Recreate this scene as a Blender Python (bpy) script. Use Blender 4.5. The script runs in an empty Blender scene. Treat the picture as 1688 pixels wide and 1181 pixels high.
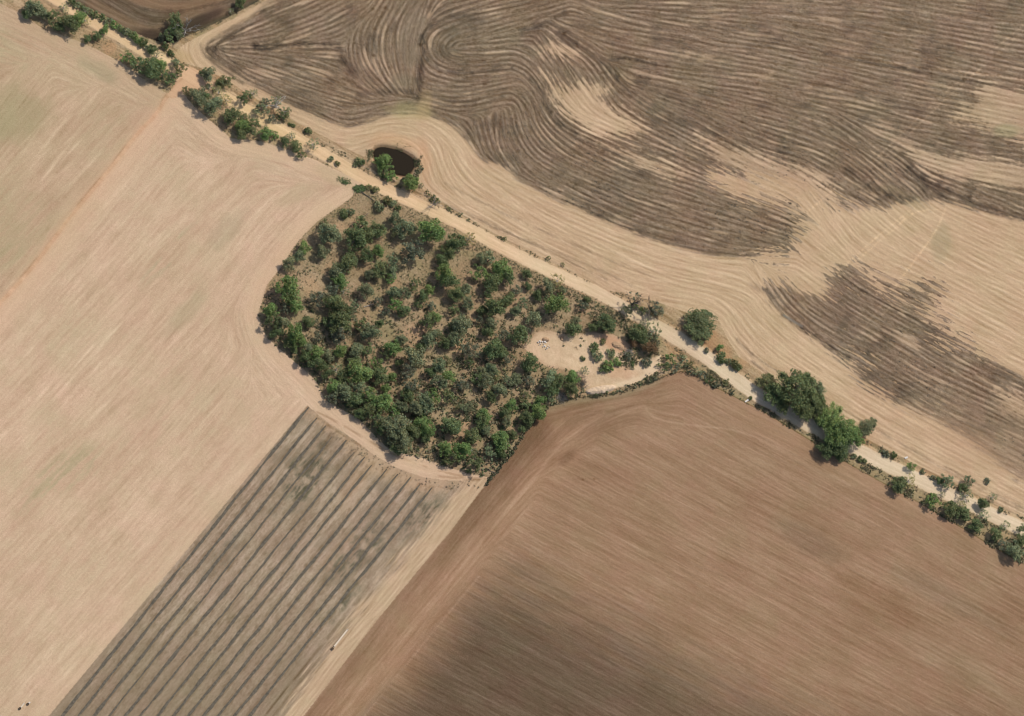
import bpy, math, random
import numpy as np
from mathutils import Vector

# ---------------------------------------------------------------- camera, sky, sun, exposure
scene = bpy.context.scene
COL = scene.collection
W0, H0, MPP = 1688.0, 1181.0, 0.30           # the frame, and metres on the ground for one unit of it
DIST, TILT = 2500.0, math.radians(22.0)      # a high aerial camera looking a little off the vertical
VIEW_AZ = math.radians(232.0)                # ground bearing (from +X) of the camera: lower left of the place
camd = bpy.data.cameras.new('camera')
camera = bpy.data.objects.new('camera', camd); COL.objects.link(camera)
cpos = Vector((math.cos(VIEW_AZ)*math.sin(TILT), math.sin(VIEW_AZ)*math.sin(TILT), math.cos(TILT)))*DIST
fwd = (-cpos).normalized()
up0 = Vector((0, 1, 0)); up = (up0 - fwd*up0.dot(fwd)).normalized(); right = fwd.cross(up).normalized()
from mathutils import Matrix
camera.matrix_world = Matrix(((right.x, up.x, -fwd.x, cpos.x), (right.y, up.y, -fwd.y, cpos.y), (right.z, up.z, -fwd.z, cpos.z), (0, 0, 0, 1)))
camd.sensor_width = 36.0; camd.lens = 36.0*DIST/(W0*MPP)
camd.clip_start = 10.0; camd.clip_end = 9000.0
scene.camera = camera

SUN_EL, SUN_DIR = math.radians(50.0), math.radians(42.0)   # bearing towards the sun, measured from +X
sund = bpy.data.lights.new('sun', 'SUN'); sund.energy = 3.6; sund.angle = math.radians(0.53); sund.color = (1.0, 0.955, 0.88)
sun = bpy.data.objects.new('sun', sund); COL.objects.link(sun)
sv = Vector((math.cos(SUN_DIR)*math.cos(SUN_EL), math.sin(SUN_DIR)*math.cos(SUN_EL), math.sin(SUN_EL)))
sun.rotation_euler = sv.to_track_quat('Z', 'Y').to_euler(); sun.location = (0, 0, 300)
world = bpy.data.worlds.new('World'); scene.world = world; world.use_nodes = True
nt = world.node_tree; nt.nodes.clear()
sky = nt.nodes.new('ShaderNodeTexSky'); sky.sky_type = 'NISHITA'; sky.sun_disc = False
sky.sun_elevation = SUN_EL; sky.sun_rotation = math.pi/2 - SUN_DIR; sky.dust_density = 2.0
bg = nt.nodes.new('ShaderNodeBackground'); bg.inputs['Strength'].default_value = 0.13
wo = nt.nodes.new('ShaderNodeOutputWorld')
nt.links.new(sky.outputs[0], bg.inputs[0]); nt.links.new(bg.outputs[0], wo.inputs[0])
scene.view_settings.view_transform = 'Standard'; scene.view_settings.look = 'None'
scene.cycles.pixel_filter_type = 'BLACKMAN_HARRIS'; scene.cycles.filter_width = 1.1
scene.view_settings.exposure = 0.0; scene.view_settings.gamma = 1.0; scene.view_settings.use_curve_mapping = False

# ---------------------------------------------------------------- survey coordinates -> ground metres
_c = np.array(cpos); _f = np.array(fwd); _u = np.array(up); _r = np.array(right)
def ground(px, py, z=0.0):
    """Ground point (x, y) at height z for survey coordinates (px, py)."""
    a = (np.asarray(px, float) - W0/2)*MPP/DIST; b = (H0/2 - np.asarray(py, float))*MPP/DIST
    dx = _f[0] + a*_r[0] + b*_u[0]; dy = _f[1] + a*_r[1] + b*_u[1]; dz = _f[2] + a*_r[2] + b*_u[2]
    t = (z - _c[2])/dz
    return _c[0] + t*dx, _c[1] + t*dy
# ---------------------------------------------------------------- ground survey grid
CELL = 1.42
X0, Y0 = -36.0, -36.0
NX, NY = int((W0 + 72)/CELL) + 1, int((H0 + 72)/CELL) + 1
gx = X0 + np.arange(NX)*CELL; gy = Y0 + np.arange(NY)*CELL
X, Y = np.meshgrid(gx, gy)                     # rows run down the picture
X = X.astype(np.float32); Y = Y.astype(np.float32)
rs = np.random.RandomState(7)

def vnoise(x, y, seed=0):
    t = np.random.RandomState(seed + 101).rand(256, 256).astype(np.float32)
    xf = np.floor(x); yf = np.floor(y)
    xi = xf.astype(np.int32) & 255; yi = yf.astype(np.int32) & 255
    u = x - xf; v = y - yf
    u = u*u*(3 - 2*u); v = v*v*(3 - 2*v)
    x1 = (xi + 1) & 255; y1 = (yi + 1) & 255
    return (t[yi, xi]*(1 - u) + t[yi, x1]*u)*(1 - v) + (t[y1, xi]*(1 - u) + t[y1, x1]*u)*v
def fbm(x, y, seed=0, octv=4):
    s = 0.0; a = 0.5; n = 0.0
    for i in range(octv):
        s = s + a*vnoise(x*(2.03**i) + 17.3*i, y*(2.03**i) - 9.1*i, seed + i); n += a; a *= 0.5
    return (s/n - 0.5)*2.0                      # about -1 .. 1
def sstep(a, b, v):
    t = np.clip((v - a)/(b - a), 0, 1); return t*t*(3 - 2*t)
def resample(pts, step):
    p = np.array(pts, float); out = [p[0]]
    for a, b in zip(p[:-1], p[1:]):
        n = max(1, int(math.ceil(np.hypot(*(b - a))/step)))
        for k in range(1, n + 1): out.append(a + (b - a)*k/n)
    return np.array(out)
def smooth(pts, it=2):
    p = np.array(pts, float)
    for _ in range(it):
        q = [p[0]]
        for a, b in zip(p[:-1], p[1:]): q += [a*.75 + b*.25, a*.25 + b*.75]
        q.append(p[-1]); p = np.array(q)
    return p
def pdist(pts, x=None, y=None, closed=False, side=False):
    """distance to a polyline; with side: signed, + on the left of travel as seen with y down"""
    x = X if x is None else x; y = Y if y is None else y
    p = np.array(pts, np.float32)
    if closed: p = np.vstack([p, p[:1]])
    best = np.full(x.shape, 1e9, np.float32); sg = np.ones(x.shape, np.float32) if side else None
    for a, b in zip(p[:-1], p[1:]):
        d = b - a; L = float(d @ d) + 1e-9
        t = np.clip(((x - a[0])*d[0] + (y - a[1])*d[1])/L, 0, 1)
        ex = x - (a[0] + t*d[0]); ey = y - (a[1] + t*d[1]); q = ex*ex + ey*ey
        m = q < best
        if side: sg = np.where(m, np.sign(d[0]*(y - a[1]) - d[1]*(x - a[0])), sg)
        best = np.where(m, q, best)
    r = np.sqrt(best)
    return r*sg if side else r
def inside(pts, x=None, y=None):
    x = X if x is None else x; y = Y if y is None else y
    p = np.array(pts, np.float32); r = np.zeros(x.shape, bool); n = len(p)
    for i in range(n):
        x1, y1 = p[i]; x2, y2 = p[(i + 1) % n]
        if y1 == y2: continue
        c = ((y1 > y) != (y2 > y)) & (x < (x2 - x1)*(y - y1)/(y2 - y1) + x1); r ^= c
    return r
def psd(pts):                                  # signed distance, + inside
    d = pdist(pts, closed=True); return np.where(inside(pts), d, -d)
def around(pts, m):                            # sub-window of the grid near some points
    p = np.array(pts); i0 = max(0, int((p[:, 0].min() - m - X0)/CELL)); i1 = min(NX, int((p[:, 0].max() + m - X0)/CELL) + 2)
    j0 = max(0, int((p[:, 1].min() - m - Y0)/CELL)); j1 = min(NY, int((p[:, 1].max() + m - Y0)/CELL) + 2)
    return (slice(j0, j1), slice(i0, i1))
def line_d(pts, reach):                        # distance, computed only near the line
    d = np.full(X.shape, 1e3, np.float32); s = around(pts, reach)
    d[s] = pdist(pts, X[s], Y[s]); return d

# ---------------------------------------------------------------- where things run
ROAD = smooth([(20, -50), (95, 0), (150, 33), (200, 61), (240, 85), (285, 109), (345, 145), (400, 178), (450, 206), (500, 236), (545, 261), (602, 297),
        (672, 329), (748, 364), (822, 405), (890, 440), (969, 475), (1006, 494), (1049, 520), (1100, 548), (1156, 583), (1194, 612), (1230, 639),
        (1269, 664), (1340, 704), (1417, 744), (1478, 775), (1541, 804), (1600, 832), (1653, 857), (1760, 910)], 1)
TRACK = smooth([(308, 128), (275, 158), (260, 187), (225, 222), (185, 275), (120, 352), (85, 400), (42, 455), (0, 500), (-60, 565)], 1)
P_E = [(60, -60), (116, 0), (175, 27), (210, 48), (240, 62), (262, 69), (285, 72), (303, 62), (330, 50), (378, 28), (430, 0), (520, -60)]
P_D = [(530, -60), (437, 2), (380, 34), (340, 54), (305, 72), (285, 90), (300, 104), (330, 112), (370, 130), (420, 162), (480, 197), (530, 223), (570, 245), (600, 259),
       (618, 240), (650, 240), (690, 262), (692, 285), (688, 305), (735, 337), (790, 372), (850, 404), (920, 437), (1000, 479), (1035, 486), (1080, 497), (1130, 515), (1185, 530),
       (1200, 560), (1218, 588), (1270, 624), (1340, 668), (1440, 730), (1530, 776), (1600, 811), (1688, 854), (1780, 900), (1780, -60)]
EDGE_C = [(500, 1181), (622, 1022), (742, 877), (809, 788), (844, 745), (870, 705), (905, 669), (944, 656), (980, 652), (1019, 649), (1081, 625), (1112, 615), (1136, 613), (1181, 640),
          (1266, 684), (1331, 724), (1391, 761), (1466, 803), (1520, 832), (1553, 852), (1601, 880), (1628, 897), (1688, 930), (1780, 978)]
P_C = [(455, 1240)] + EDGE_C + [(1780, 1240)]
TOP_B = [(507, 668), (522, 682), (545, 700), (580, 722), (612, 747), (650, 770), (700, 788), (750, 793), (809, 788)]
P_B = [(33, 1240), (80, 1181)] + TOP_B + [(742, 877), (622, 1022), (500, 1181), (455, 1240)]
P_A1 = [(-60, -10), (0, 6), (30, 20), (75, 50), (110, 61), (140, 73), (200, 103), (240, 134), (275, 154), (260, 187), (225, 222), (185, 275), (120, 352), (85, 400), (42, 455), (0, 500), (-60, 565)]
EDGE_W = [(597, 303), (577, 328), (545, 350), (520, 368), (488, 402), (464, 440), (440, 470), (425, 520), (440, 557), (480, 592), (520, 626), (536, 660), (590, 690), (640, 740), (670, 748), (715, 762), (775, 782), (809, 788)]
P_A2 = [(275, 154), (300, 152), (320, 176), (380, 228), (430, 233), (470, 246), (520, 264), (575, 290), (595, 298)] + EDGE_W + TOP_B[::-1] + [(80, 1181), (33, 1240), (-60, 1240), (-60, 565), (0, 500), (42, 455), (85, 400), (120, 352), (185, 275), (225, 222), (260, 187)]
P_W = EDGE_W + [(844, 745), (870, 705), (905, 669), (944, 656), (980, 652), (1019, 649), (1081, 625), (1092, 600), (1085, 556), (1040, 529), (980, 495), (920, 467), (850, 433), (790, 402), (740, 375), (690, 350), (640, 326)]
P_POND = smooth([(615.5, 252), (620, 245), (631, 243), (646, 246), (661, 250), (671.5, 255.6), (682, 262.7), (684, 271), (680, 281), (673.5, 288), (668, 290), (657, 288), (642, 285), (626, 277), (617, 262)], 1)[:-1]
P_CLEAR = [(862, 572), (885, 548), (905, 545), (932, 552), (975, 548), (1012, 552), (1036, 566), (1052, 592), (1078, 590), (1090, 585), (1088, 612), (1045, 633), (985, 648), (962, 642), (960, 622), (935, 610), (903, 606), (880, 590)]

wob = fbm(X/30, Y/30, 5, 3)
dR = pdist(ROAD, side=True)                     # + on the lower-left side of the road
hw = 10.2 + 1.2*fbm(X/14, Y/14, 9, 3) + 1.6*sstep(1060, 1110, X)
is_road = np.abs(dR) < hw
sdE, sdD, sdC, sdB = psd(P_E), psd(P_D), psd(P_C), psd(P_B)
sdA1, sdA2, sdW, sdPond, sdClr = psd(P_A1), psd(P_A2), psd(P_W), psd(P_POND), psd(P_CLEAR)
dT = line_d(TRACK, 60)
VERGE, A1, A2, B, C, D, E, WOOD, CLR, RD, TRK, POND = range(12)
cls = np.zeros(X.shape, np.int32)
for k, m in ((A1, sdA1 > 0), (A2, sdA2 > 0), (B, sdB > 0), (C, sdC > 0), (WOOD, sdW > 0), (D, sdD > 0), (E, sdE > 0)): cls[m] = k
cls[(sdClr > 0) & (cls == WOOD)] = CLR
cls[(dT < 3.0 + wob) & (dR > 8)] = TRK
JUNC = smooth([(292, 130), (300, 112), (318, 110), (345, 132), (352, 152), (330, 150), (305, 150), (285, 165), (278, 158)], 1)
sdJ = psd(JUNC)
cls[(sdJ > 0) & (cls != D)] = TRK
cls[is_road] = RD
cls[sdPond > -5] = POND

# ---------------------------------------------------------------- which way the machines drove, per field
STR = {}
STR[A1] = [[(0, 420), (190, 215)], [(0, 330), (150, 165), (190, 125)], [(0, 200), (75, 105)], [(0, 500), (120, 352), (260, 187)], [(-40, 10), (30, 40), (75, 62), (140, 88), (200, 120), (245, 150)], [(-40, 40), (60, 80), (130, 112), (190, 145)]]
STR[A2] = [[(0, 510), (100, 395), (195, 285), (265, 200)], [(0, 1181), (150, 1010), (300, 850), (490, 650)], [(0, 900), (200, 690), (400, 470), (500, 350)], [(0, 700), (200, 480), (400, 265)], [(60, 1181), (280, 930), (495, 672)],
           [(310, 195), (370, 245), (460, 262), (560, 300)], [(578, 318), (520, 350), (470, 405), (432, 465), (412, 520), (432, 570), (500, 640), (560, 703), (640, 765), (720, 785), (800, 792)],
           [(560, 318), (500, 358), (445, 415), (405, 480), (395, 530), (425, 595), (490, 655)], [(590, 300), (540, 335), (470, 390)], [(0, 1050), (120, 915), (350, 660), (410, 580)]]
STR[B] = [[(80, 1181), (507, 672)], [(300, 1181), (640, 778)], [(480, 1181), (800, 800)], [(410, 1181), (712, 804)]]
STR[C] = [[(520, 1181), (660, 1015), (820, 820), (900, 722), (940, 690)], [(480, 1230), (742, 895), (850, 765), (900, 690)], [(880, 770), (930, 735), (985, 702)],
          [(905, 685), (960, 672), (1040, 658), (1100, 640), (1135, 630), (1180, 655), (1260, 698), (1400, 780), (1688, 945)], [(985, 702), (1030, 682), (1062, 678), (1075, 690), (1140, 700), (1210, 706), (1300, 750)],
          [(910, 800), (1100, 900), (1300, 1006), (1620, 1181)], [(830, 930), (1150, 1100), (1300, 1181)], [(750, 1050), (1000, 1181)], [(1000, 740), (1688, 1105)], [(1250, 750), (1688, 978)], [(1100, 740), (1688, 1050)], [(1000, 900), (1688, 1260)]]
STR[D] = [
 [(420, 10), (375, 38), (335, 62), (322, 80), (340, 104), (400, 142), (470, 180), (540, 214), (575, 222), (610, 214), (650, 206), (695, 216), (722, 240), (730, 275), (742, 308), (790, 340), (860, 380), (960, 428), (1030, 470), (1100, 486), (1160, 496), (1195, 516), (1216, 556), (1260, 600), (1340, 646), (1440, 710), (1560, 776), (1688, 838)],
 [(590, 245), (640, 226), (680, 235), (702, 262), (708, 300), (735, 325), (800, 362), (900, 412), (1000, 466)],
 [(540, 186), (570, 202), (610, 192), (680, 186), (730, 200), (765, 235), (775, 275), (820, 312), (900, 362), (1000, 411), (1100, 450), (1180, 466), (1240, 482), (1270, 522), (1330, 570), (1450, 650), (1600, 735), (1688, 785)],
 [(760, 240), (785, 272), (850, 302), (950, 347), (1060, 390), (1160, 420), (1240, 426), (1310, 425)],
 [(445, 24), (388, 52), (356, 75), (358, 92), (412, 132)], [(345, 95), (440, 142), (560, 192), (590, 186), (650, 170), (690, 172)], [(352, 87), (470, 122), (600, 165)], [(380, 87), (500, 108), (585, 145)], [(420, 150), (540, 200)],
 [(350, 72), (450, 32), (540, -10)], [(440, 75), (520, 45), (600, 8)], [(345, 62), (400, 38), (455, 14)], [(470, 76), (545, 56), (610, 20)], [(360, 76), (560, 74)],
 [(622, 2), (595, 40), (588, 85), (600, 120), (632, 150)], [(650, 2), (625, 45), (620, 90), (638, 130), (652, 147)], [(690, 0), (665, 30), (655, 75), (668, 130)], [(700, 10), (685, 50), (680, 100), (680, 150)],
 [(860, 8), (760, 27), (722, 40), (697, 62), (704, 100), (747, 122), (800, 118), (844, 110)], [(860, 30), (780, 47), (740, 60), (724, 80), (745, 100), (800, 98), (850, 90)], [(860, 62), (790, 71), (744, 78), (790, 84), (850, 78)],
 [(698, 168), (760, 180), (810, 168), (846, 158)], [(700, 140), (760, 152), (844, 135)], [(690, 180), (740, 205), (770, 240)],
 [(844, 110), (869, 121), (897, 158), (908, 192), (944, 222), (1044, 266), (1150, 302), (1240, 335), (1320, 370)], [(844, 156), (862, 172), (874, 212), (900, 248), (1000, 300), (1120, 347), (1300, 400)], [(844, 190), (850, 225), (880, 265), (960, 310), (1090, 365), (1200, 395)], [(820, 200), (822, 240), (850, 280)], [(790, 200), (800, 240)],
 [(844, 82), (874, 95), (902, 130), (916, 165), (955, 200), (1070, 245), (1170, 290)], [(895, 64), (916, 95), (936, 130), (960, 165)], [(930, 85), (960, 105), (985, 140), (1000, 165)],
 [(844, 44), (940, 11)], [(780, 62), (900, 25)], [(760, 20), (900, -20)],
 [(905, 36), (955, 70), (1000, 106), (1022, 142), (1072, 172), (1180, 228), (1266, 272), (1330, 300), (1400, 345)],
 [(944, 10), (1000, 30), (1070, 46), (1266, 76)], [(940, 40), (1050, 66), (1266, 110)], [(1000, 94), (1100, 111), (1266, 136)], [(1040, 130), (1150, 160), (1266, 186)], [(1080, 162), (1180, 200), (1266, 236)],
 [(1266, 42), (1441, 82), (1688, 140)], [(1266, 147), (1391, 172), (1516, 198), (1688, 230)], [(1000, 5), (1266, 15), (1440, 30), (1688, 80)], [(1266, 212), (1341, 232), (1416, 275), (1450, 310)], [(1266, 250), (1330, 268), (1400, 312), (1440, 335)],
 [(1380, 202), (1440, 240), (1500, 280), (1530, 320)], [(1450, 230), (1550, 265), (1688, 292)], [(1500, 290), (1580, 325), (1688, 367)], [(1500, 10), (1688, 35)], [(1400, 120), (1688, 185)],
 [(1436, 345), (1473, 377), (1541, 425), (1688, 500)], [(1553, 370), (1688, 434)], [(1330, 300), (1370, 360), (1420, 420), (1500, 450), (1600, 500)], [(1300, 400), (1330, 430), (1380, 460)],
 [(1378, 450), (1440, 495), (1540, 545), (1688, 622)], [(1290, 480), (1320, 512), (1400, 562), (1540, 640), (1688, 712)], [(1600, 520), (1688, 565)], [(1240, 430), (1262, 470), (1290, 515), (1360, 570)]]
STR[E] = [[(135, 0), (180, 28), (230, 53), (262, 54), (288, 40), (312, 26), (360, 15), (400, 0)], [(175, -10), (230, 22), (270, 32), (310, 16), (350, 4)], [(210, -12), (260, 9), (300, 13), (350, 2)], [(300, 58), (430, -2)]]
for k in (VERGE, RD, TRK, POND): STR[k] = [list(map(tuple, ROAD))]
STR[WOOD] = STR[CLR] = [[(600, 320), (1080, 580)]]

def orient(strokes, s):
    P, C2, S2 = [], [], []
    for st in strokes:
        q = resample(smooth(st, 2), 9.0)
        d = q[1:] - q[:-1]; m = (q[1:] + q[:-1])/2; a = 2*np.arctan2(d[:, 1], d[:, 0])
        P.append(m); C2.append(np.cos(a)); S2.append(np.sin(a))
    P = np.vstack(P).astype(np.float32); C2 = np.concatenate(C2).astype(np.float32); S2 = np.concatenate(S2).astype(np.float32)
    xs = gx[s[1]]; ys = gy[s[0]]
    cxs = np.arange(xs[0], xs[-1] + 7, 7.0); cys = np.arange(ys[0], ys[-1] + 7, 7.0)
    CX, CY = np.meshgrid(cxs, cys); sh = CX.shape; CX = CX.ravel().astype(np.float32); CY = CY.ravel().astype(np.float32)
    oc = np.zeros(len(CX), np.float32); osn = np.zeros(len(CX), np.float32)
    for i in range(0, len(CX), 4000):
        d2 = (CX[i:i + 4000, None] - P[None, :, 0])**2 + (CY[i:i + 4000, None] - P[None, :, 1])**2 + 16.0
        w = 1.0/(d2*d2); oc[i:i + 4000] = w @ C2; osn[i:i + 4000] = w @ S2
    n = np.hypot(oc, osn) + 1e-20; oc = (oc/n).reshape(sh); osn = (osn/n).reshape(sh)
    fx = (xs - cxs[0])/7.0; fy = (ys - cys[0])/7.0
    ix = np.minimum(fx.astype(int), sh[1] - 2); iy = np.minimum(fy.astype(int), sh[0] - 2); ux = (fx - ix)[None, :]; uy = (fy - iy)[:, None]
    def bl(g):
        return (g[iy][:, ix]*(1 - ux) + g[iy][:, ix + 1]*ux)*(1 - uy) + (g[iy + 1][:, ix]*(1 - ux) + g[iy + 1][:, ix + 1]*ux)*uy
    return (np.arctan2(bl(osn), bl(oc))/2).astype(np.float32)

ANG = np.zeros(X.shape, np.float32)
nearL = pdist([(455, 1240), (500, 1181), (622, 1022), (742, 877), (809, 788), (870, 705)])
oz = cls.copy()                                 # the ploughed field: a headland along its left and top edges, straight runs elsewhere
oz[(cls == C) & (nearL > 80) & ((Y > 712) | (X > 1120)) & ~((X < 985) & (Y < 745))] = 20
STR[20] = [[(700, 1000), (1300, 1318)], [(830, 930), (1400, 1232)], [(900, 820), (1688, 1238)], [(1000, 740), (1688, 1105)], [(1100, 710), (1688, 1022)], [(1181, 660), (1331, 741), (1466, 815), (1553, 866), (1688, 945)], [(600, 1080), (900, 1240)]]
for k in STR:
    m = (oz == k)
    if not m.any(): continue
    jj = np.where(m.any(1))[0]; ii = np.where(m.any(0))[0]; s = (slice(jj[0], jj[-1] + 1), slice(ii[0], ii[-1] + 1))
    a = orient(STR[k], s); sub = ANG[s]; sub[m[s]] = a[m[s]]
VX = np.cos(ANG); VY = np.sin(ANG)
JJ, II = np.meshgrid(np.arange(NY, dtype=np.float32), np.arange(NX, dtype=np.float32), indexing='ij')

def samp(t, x, y):
    x = np.clip(x, 0, NX - 1.001); y = np.clip(y, 0, NY - 1.001)
    xi = x.astype(np.int32); yi = y.astype(np.int32); u = x - xi; v = y - yi
    i = yi*NX + xi; f = t.ravel()
    return (f[i]*(1 - u) + f[i + 1]*u)*(1 - v) + (f[i + NX]*(1 - u) + f[i + NX + 1]*u)*v
def norm(t):
    return (t - t.mean())/(t.std() + 1e-9)
def drag(tex, steps, h):
    """smear a texture along the driving direction"""
    acc = tex.copy(); n = 1.0
    for sgn in (1, -1):
        x, y = II, JJ; px, py = VX*sgn, VY*sgn
        for k in range(steps):
            i = np.clip((y + .5).astype(np.int32), 0, NY - 1)*NX + np.clip((x + .5).astype(np.int32), 0, NX - 1)
            vx = VX.ravel()[i]; vy = VY.ravel()[i]; f = np.where(vx*px + vy*py < 0, -1.0, 1.0).astype(np.float32); vx = vx*f; vy = vy*f
            x = x + h*vx; y = y + h*vy; px, py = vx, vy
            w = 0.5 + 0.5*math.cos(math.pi*(k + 1)/(steps + 1)); acc += w*samp(tex, x, y); n += w
    return acc/n
def blur(t, r):
    for ax in (0, 1):
        for _ in range(2):
            p = np.pad(t, [(r + 1, r) if a == ax else (0, 0) for a in (0, 1)], mode='edge'); c = np.cumsum(p, ax, dtype=np.float64)
            t = ((c[2*r + 1:] - c[:-2*r - 1]) if ax == 0 else (c[:, 2*r + 1:] - c[:, :-2*r - 1])).astype(np.float32)/(2*r + 1)
    return t
def rand(): return rs.randn(NY, NX).astype(np.float32)

FINE = norm(drag(rand(), 12, 1.1)); TEX = norm(drag(rand(), 3, 0.9)); HAIR = norm(drag(rand(), 20, 1.9)); LONG = norm(drag(blur(rand(), 1), 15, 2.2))
COARSE = norm(drag(blur(rand(), 2), 13, 2.4))
BROAD = norm(drag(blur(rand(), 5), 9, 6.0))
lam = np.full(X.shape, 4.0, np.float32)         # half the spacing between passes, in cells
for k, v in ((A1, 2.4), (A2, 2.6), (B, 1.8), (C, 1.9), (D, 2.3), (E, 2.0), (VERGE, 2.0), (RD, 3.0)): lam[cls == k] = v
lam = np.where((cls == D) & (sdD < 75), 2.0, lam); lam = blur(lam, 2)*(1.60/CELL)
def comb(lam, n, steps):                        # comb noise into evenly spaced lines
    t = norm(drag(blur(rand(), 1), 8, 1.2))
    for it in range(n):
        q = t - 0.5*samp(t, II - VY*lam, JJ + VX*lam) - 0.5*samp(t, II + VY*lam, JJ - VX*lam)
        t = norm(np.tanh(0.8*norm(drag(np.tanh(norm(q)), steps, 1.5))))
    return t
PASS = comb(lam, 5, 10); PASS2 = comb(np.minimum(lam*.55, 1.7), 2, 8)
PALE_LINE = np.clip(PASS - .35, 0, 2)*1.6 - .45
N1 = fbm(X/120, Y/120, 21, 4); N2 = fbm(X/45, Y/45, 31, 4); N3 = fbm(X/12, Y/12, 41, 3); WHITE = rand(); HARSH = fbm(X/4, Y/4, 47, 2)

# ---------------------------------------------------------------- soil and stubble colours
RGB = np.zeros(X.shape + (3,), np.float32); RGB[:] = (170, 146, 115)
Z = np.zeros(X.shape, np.float32)
def put(m, col):                                # blend a colour in by a 0..1 weight
    global RGB
    RGB += np.clip(m, 0, 1)[..., None]*(np.array(col, np.float32) - RGB)
def add(m, v, tint=(1, 1, 1)):
    global RGB
    RGB += (m*v)[..., None]*np.array(tint, np.float32)
def blob(x, y, rx, ry=None, rot=0.0, jag=0.35):
    ry = ry or rx; c, s = math.cos(rot), math.sin(rot)
    u = ((X - x)*c + (Y - y)*s)/rx; v = (-(X - x)*s + (Y - y)*c)/ry
    return sstep(1.25, 0.45, np.sqrt(u*u + v*v) + jag*N2 + jag*.4*N3)
M = {k: (cls == k).astype(np.float32) for k in range(12)}

# left-hand stubble fields
for k, base in ((A1, (191, 164, 134)), (A2, (202, 173, 144))):
    put(M[k], base)
    add(M[k], 1.0*BROAD + 3.3*COARSE + 2.8*PASS*(0.5 + 0.8*N2) + 1.8*LONG + 2.6*HAIR + 1.6*FINE + 2.4*TEX + 4*N1 + 4*N2 + 3*N3 + 2*WHITE)
mA = M[A1] + M[A2]
green = np.clip(0.35 + 0.9*fbm(X/90, Y/70, 63, 4), 0, 1)*0.30
green *= sstep(-1.6, 1.2, COARSE + .7*LONG + .5*TEX)*1.1; put(M[A2]*green*sstep(60, 110, sdW*-1), (176, 163, 128)); put(M[A1]*green*1.6, (164, 152, 116)); strk = sstep(-1.8, 1.0, COARSE + .7*LONG + .5*TEX)
put(M[A2]*strk*blob(95, 790, 80, 30, -.7)*0.6, (164, 155, 118)); put(M[A1]*blob(20, 190, 70, 50)*0.5, (158, 150, 112)); put(M[A1]*blob(165, 115, 40, 16, .5)*.55, (160, 148, 116))
put(M[A2]*strk*blob(285, 415, 70, 14, -.8)*0.55, (166, 155, 122)); put(M[A2]*blob(300, 520, 60, 16, -.8)*0.35, (170, 158, 124)); put(M[A2]*blob(375, 380, 50, 20, -.8)*0.35, (168, 154, 124))
put(M[A2]*blob(550, 292, 45, 12, .45)*0.55, (160, 146, 108)); put(M[A2]*blob(490, 320, 40, 14, -.4)*0.3, (172, 158, 122))
add(mA, 10.0*np.clip(LONG - 1.5, 0, 2)*sstep(-.1, .5, N1))                         # stray straw lines
add(mA, -13.0*np.clip(PASS*.4 + COARSE*.6 + .4*LONG + .4*TEX - .8, 0, 2)*sstep(-.3, .4, fbm(X/80, Y/80, 77, 3)))
hl = np.maximum(M[A2]*sstep(34, 12, np.minimum(-sdW, line_d(EDGE_W, 60))), M[A2]*sstep(26, 8, pdist([(300, 160), (380, 232), (470, 250), (575, 296)])))
put(hl*0.6, (212, 182, 150)); put(M[A2]*sstep(55, 8, dT)*0.55, (214, 180, 148))
put(M[A1]*sstep(34, 6, np.abs(sdA1))*sstep(0, 40, X)*0.4, (200, 170, 138))
put(M[A2]*sstep(60, 0, np.abs(X*0 + pdist([(80, 1181), (507, 672)])))*0.3, (206, 180, 148))

# road, side track and the red turning area
put(M[RD], (219, 187, 147)); put(M[RD]*sstep(-1.5, 1, X/250 - 4.0 + .4*N2)*0.85, (215, 195, 166))
put(M[RD]*sstep(2, -1, np.abs(X - 430)/60)*.5, (226, 196, 140))
add(M[RD], 3.0*COARSE + 2.5*FINE + 5*N2 + 1.5*WHITE)
rut = np.minimum(np.abs(np.abs(dR + .6*wob) - 4.0), 9.0); add(M[RD], 5*sstep(2.2, .4, rut)); put(M[RD]*sstep(hw - 3.0, hw, np.abs(dR))*0.6, (206, 178, 144))
put(M[TRK], (203, 166, 132)); add(M[TRK], 4*FINE + 5*N3 + 1.5*WHITE)
put(M[TRK]*sstep(-1, 6, sdJ)*0.6, (216, 176, 142)); put((M[RD])*sstep(55, 15, np.hypot(X - 316, Y - 128))*.8, (216, 176, 142))
add(M[TRK] + mA, -30*sstep(2.2, .6, line_d(TRACK + np.array([-3.2, -2.2]), 20))*sstep(-.2, .3, fbm(X/40, Y/40, 88, 2)) + 14*sstep(2.4, .6, line_d(TRACK + np.array([-7, -5]), 20))*sstep(-.1, .3, fbm(X/50, Y/50, 89, 2)))
put(mA*sstep(12, 2, dT)*.5, (206, 169, 136))

# verges
put(M[VERGE], (170, 145, 112)); add(M[VERGE], 6*FINE + 7*N2 + 9*N3 + 3*WHITE + 4*COARSE)
put(M[VERGE]*sstep(.05, .5, fbm(X/16, Y/16, 51, 4))*0.45, (138, 130, 92)); put(M[VERGE]*sstep(.1, .5, fbm(X/26, Y/26, 52, 3))*0.5, (186, 146, 108))
put(M[VERGE]*blob(1170, 565, 40, 22, .6)*.5, (186, 140, 104)); put(M[VERGE]*sstep(6, 1, np.abs(dR) - hw)*.5, (196, 168, 134))
put(M[VERGE]*sstep(1120, 1160, X)*(dR > 0)*.45, (146, 132, 100))
add(M[VERGE], -40*sstep(2.6, .6, np.abs(sdC))*sstep(800, 830, X)); 
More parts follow.
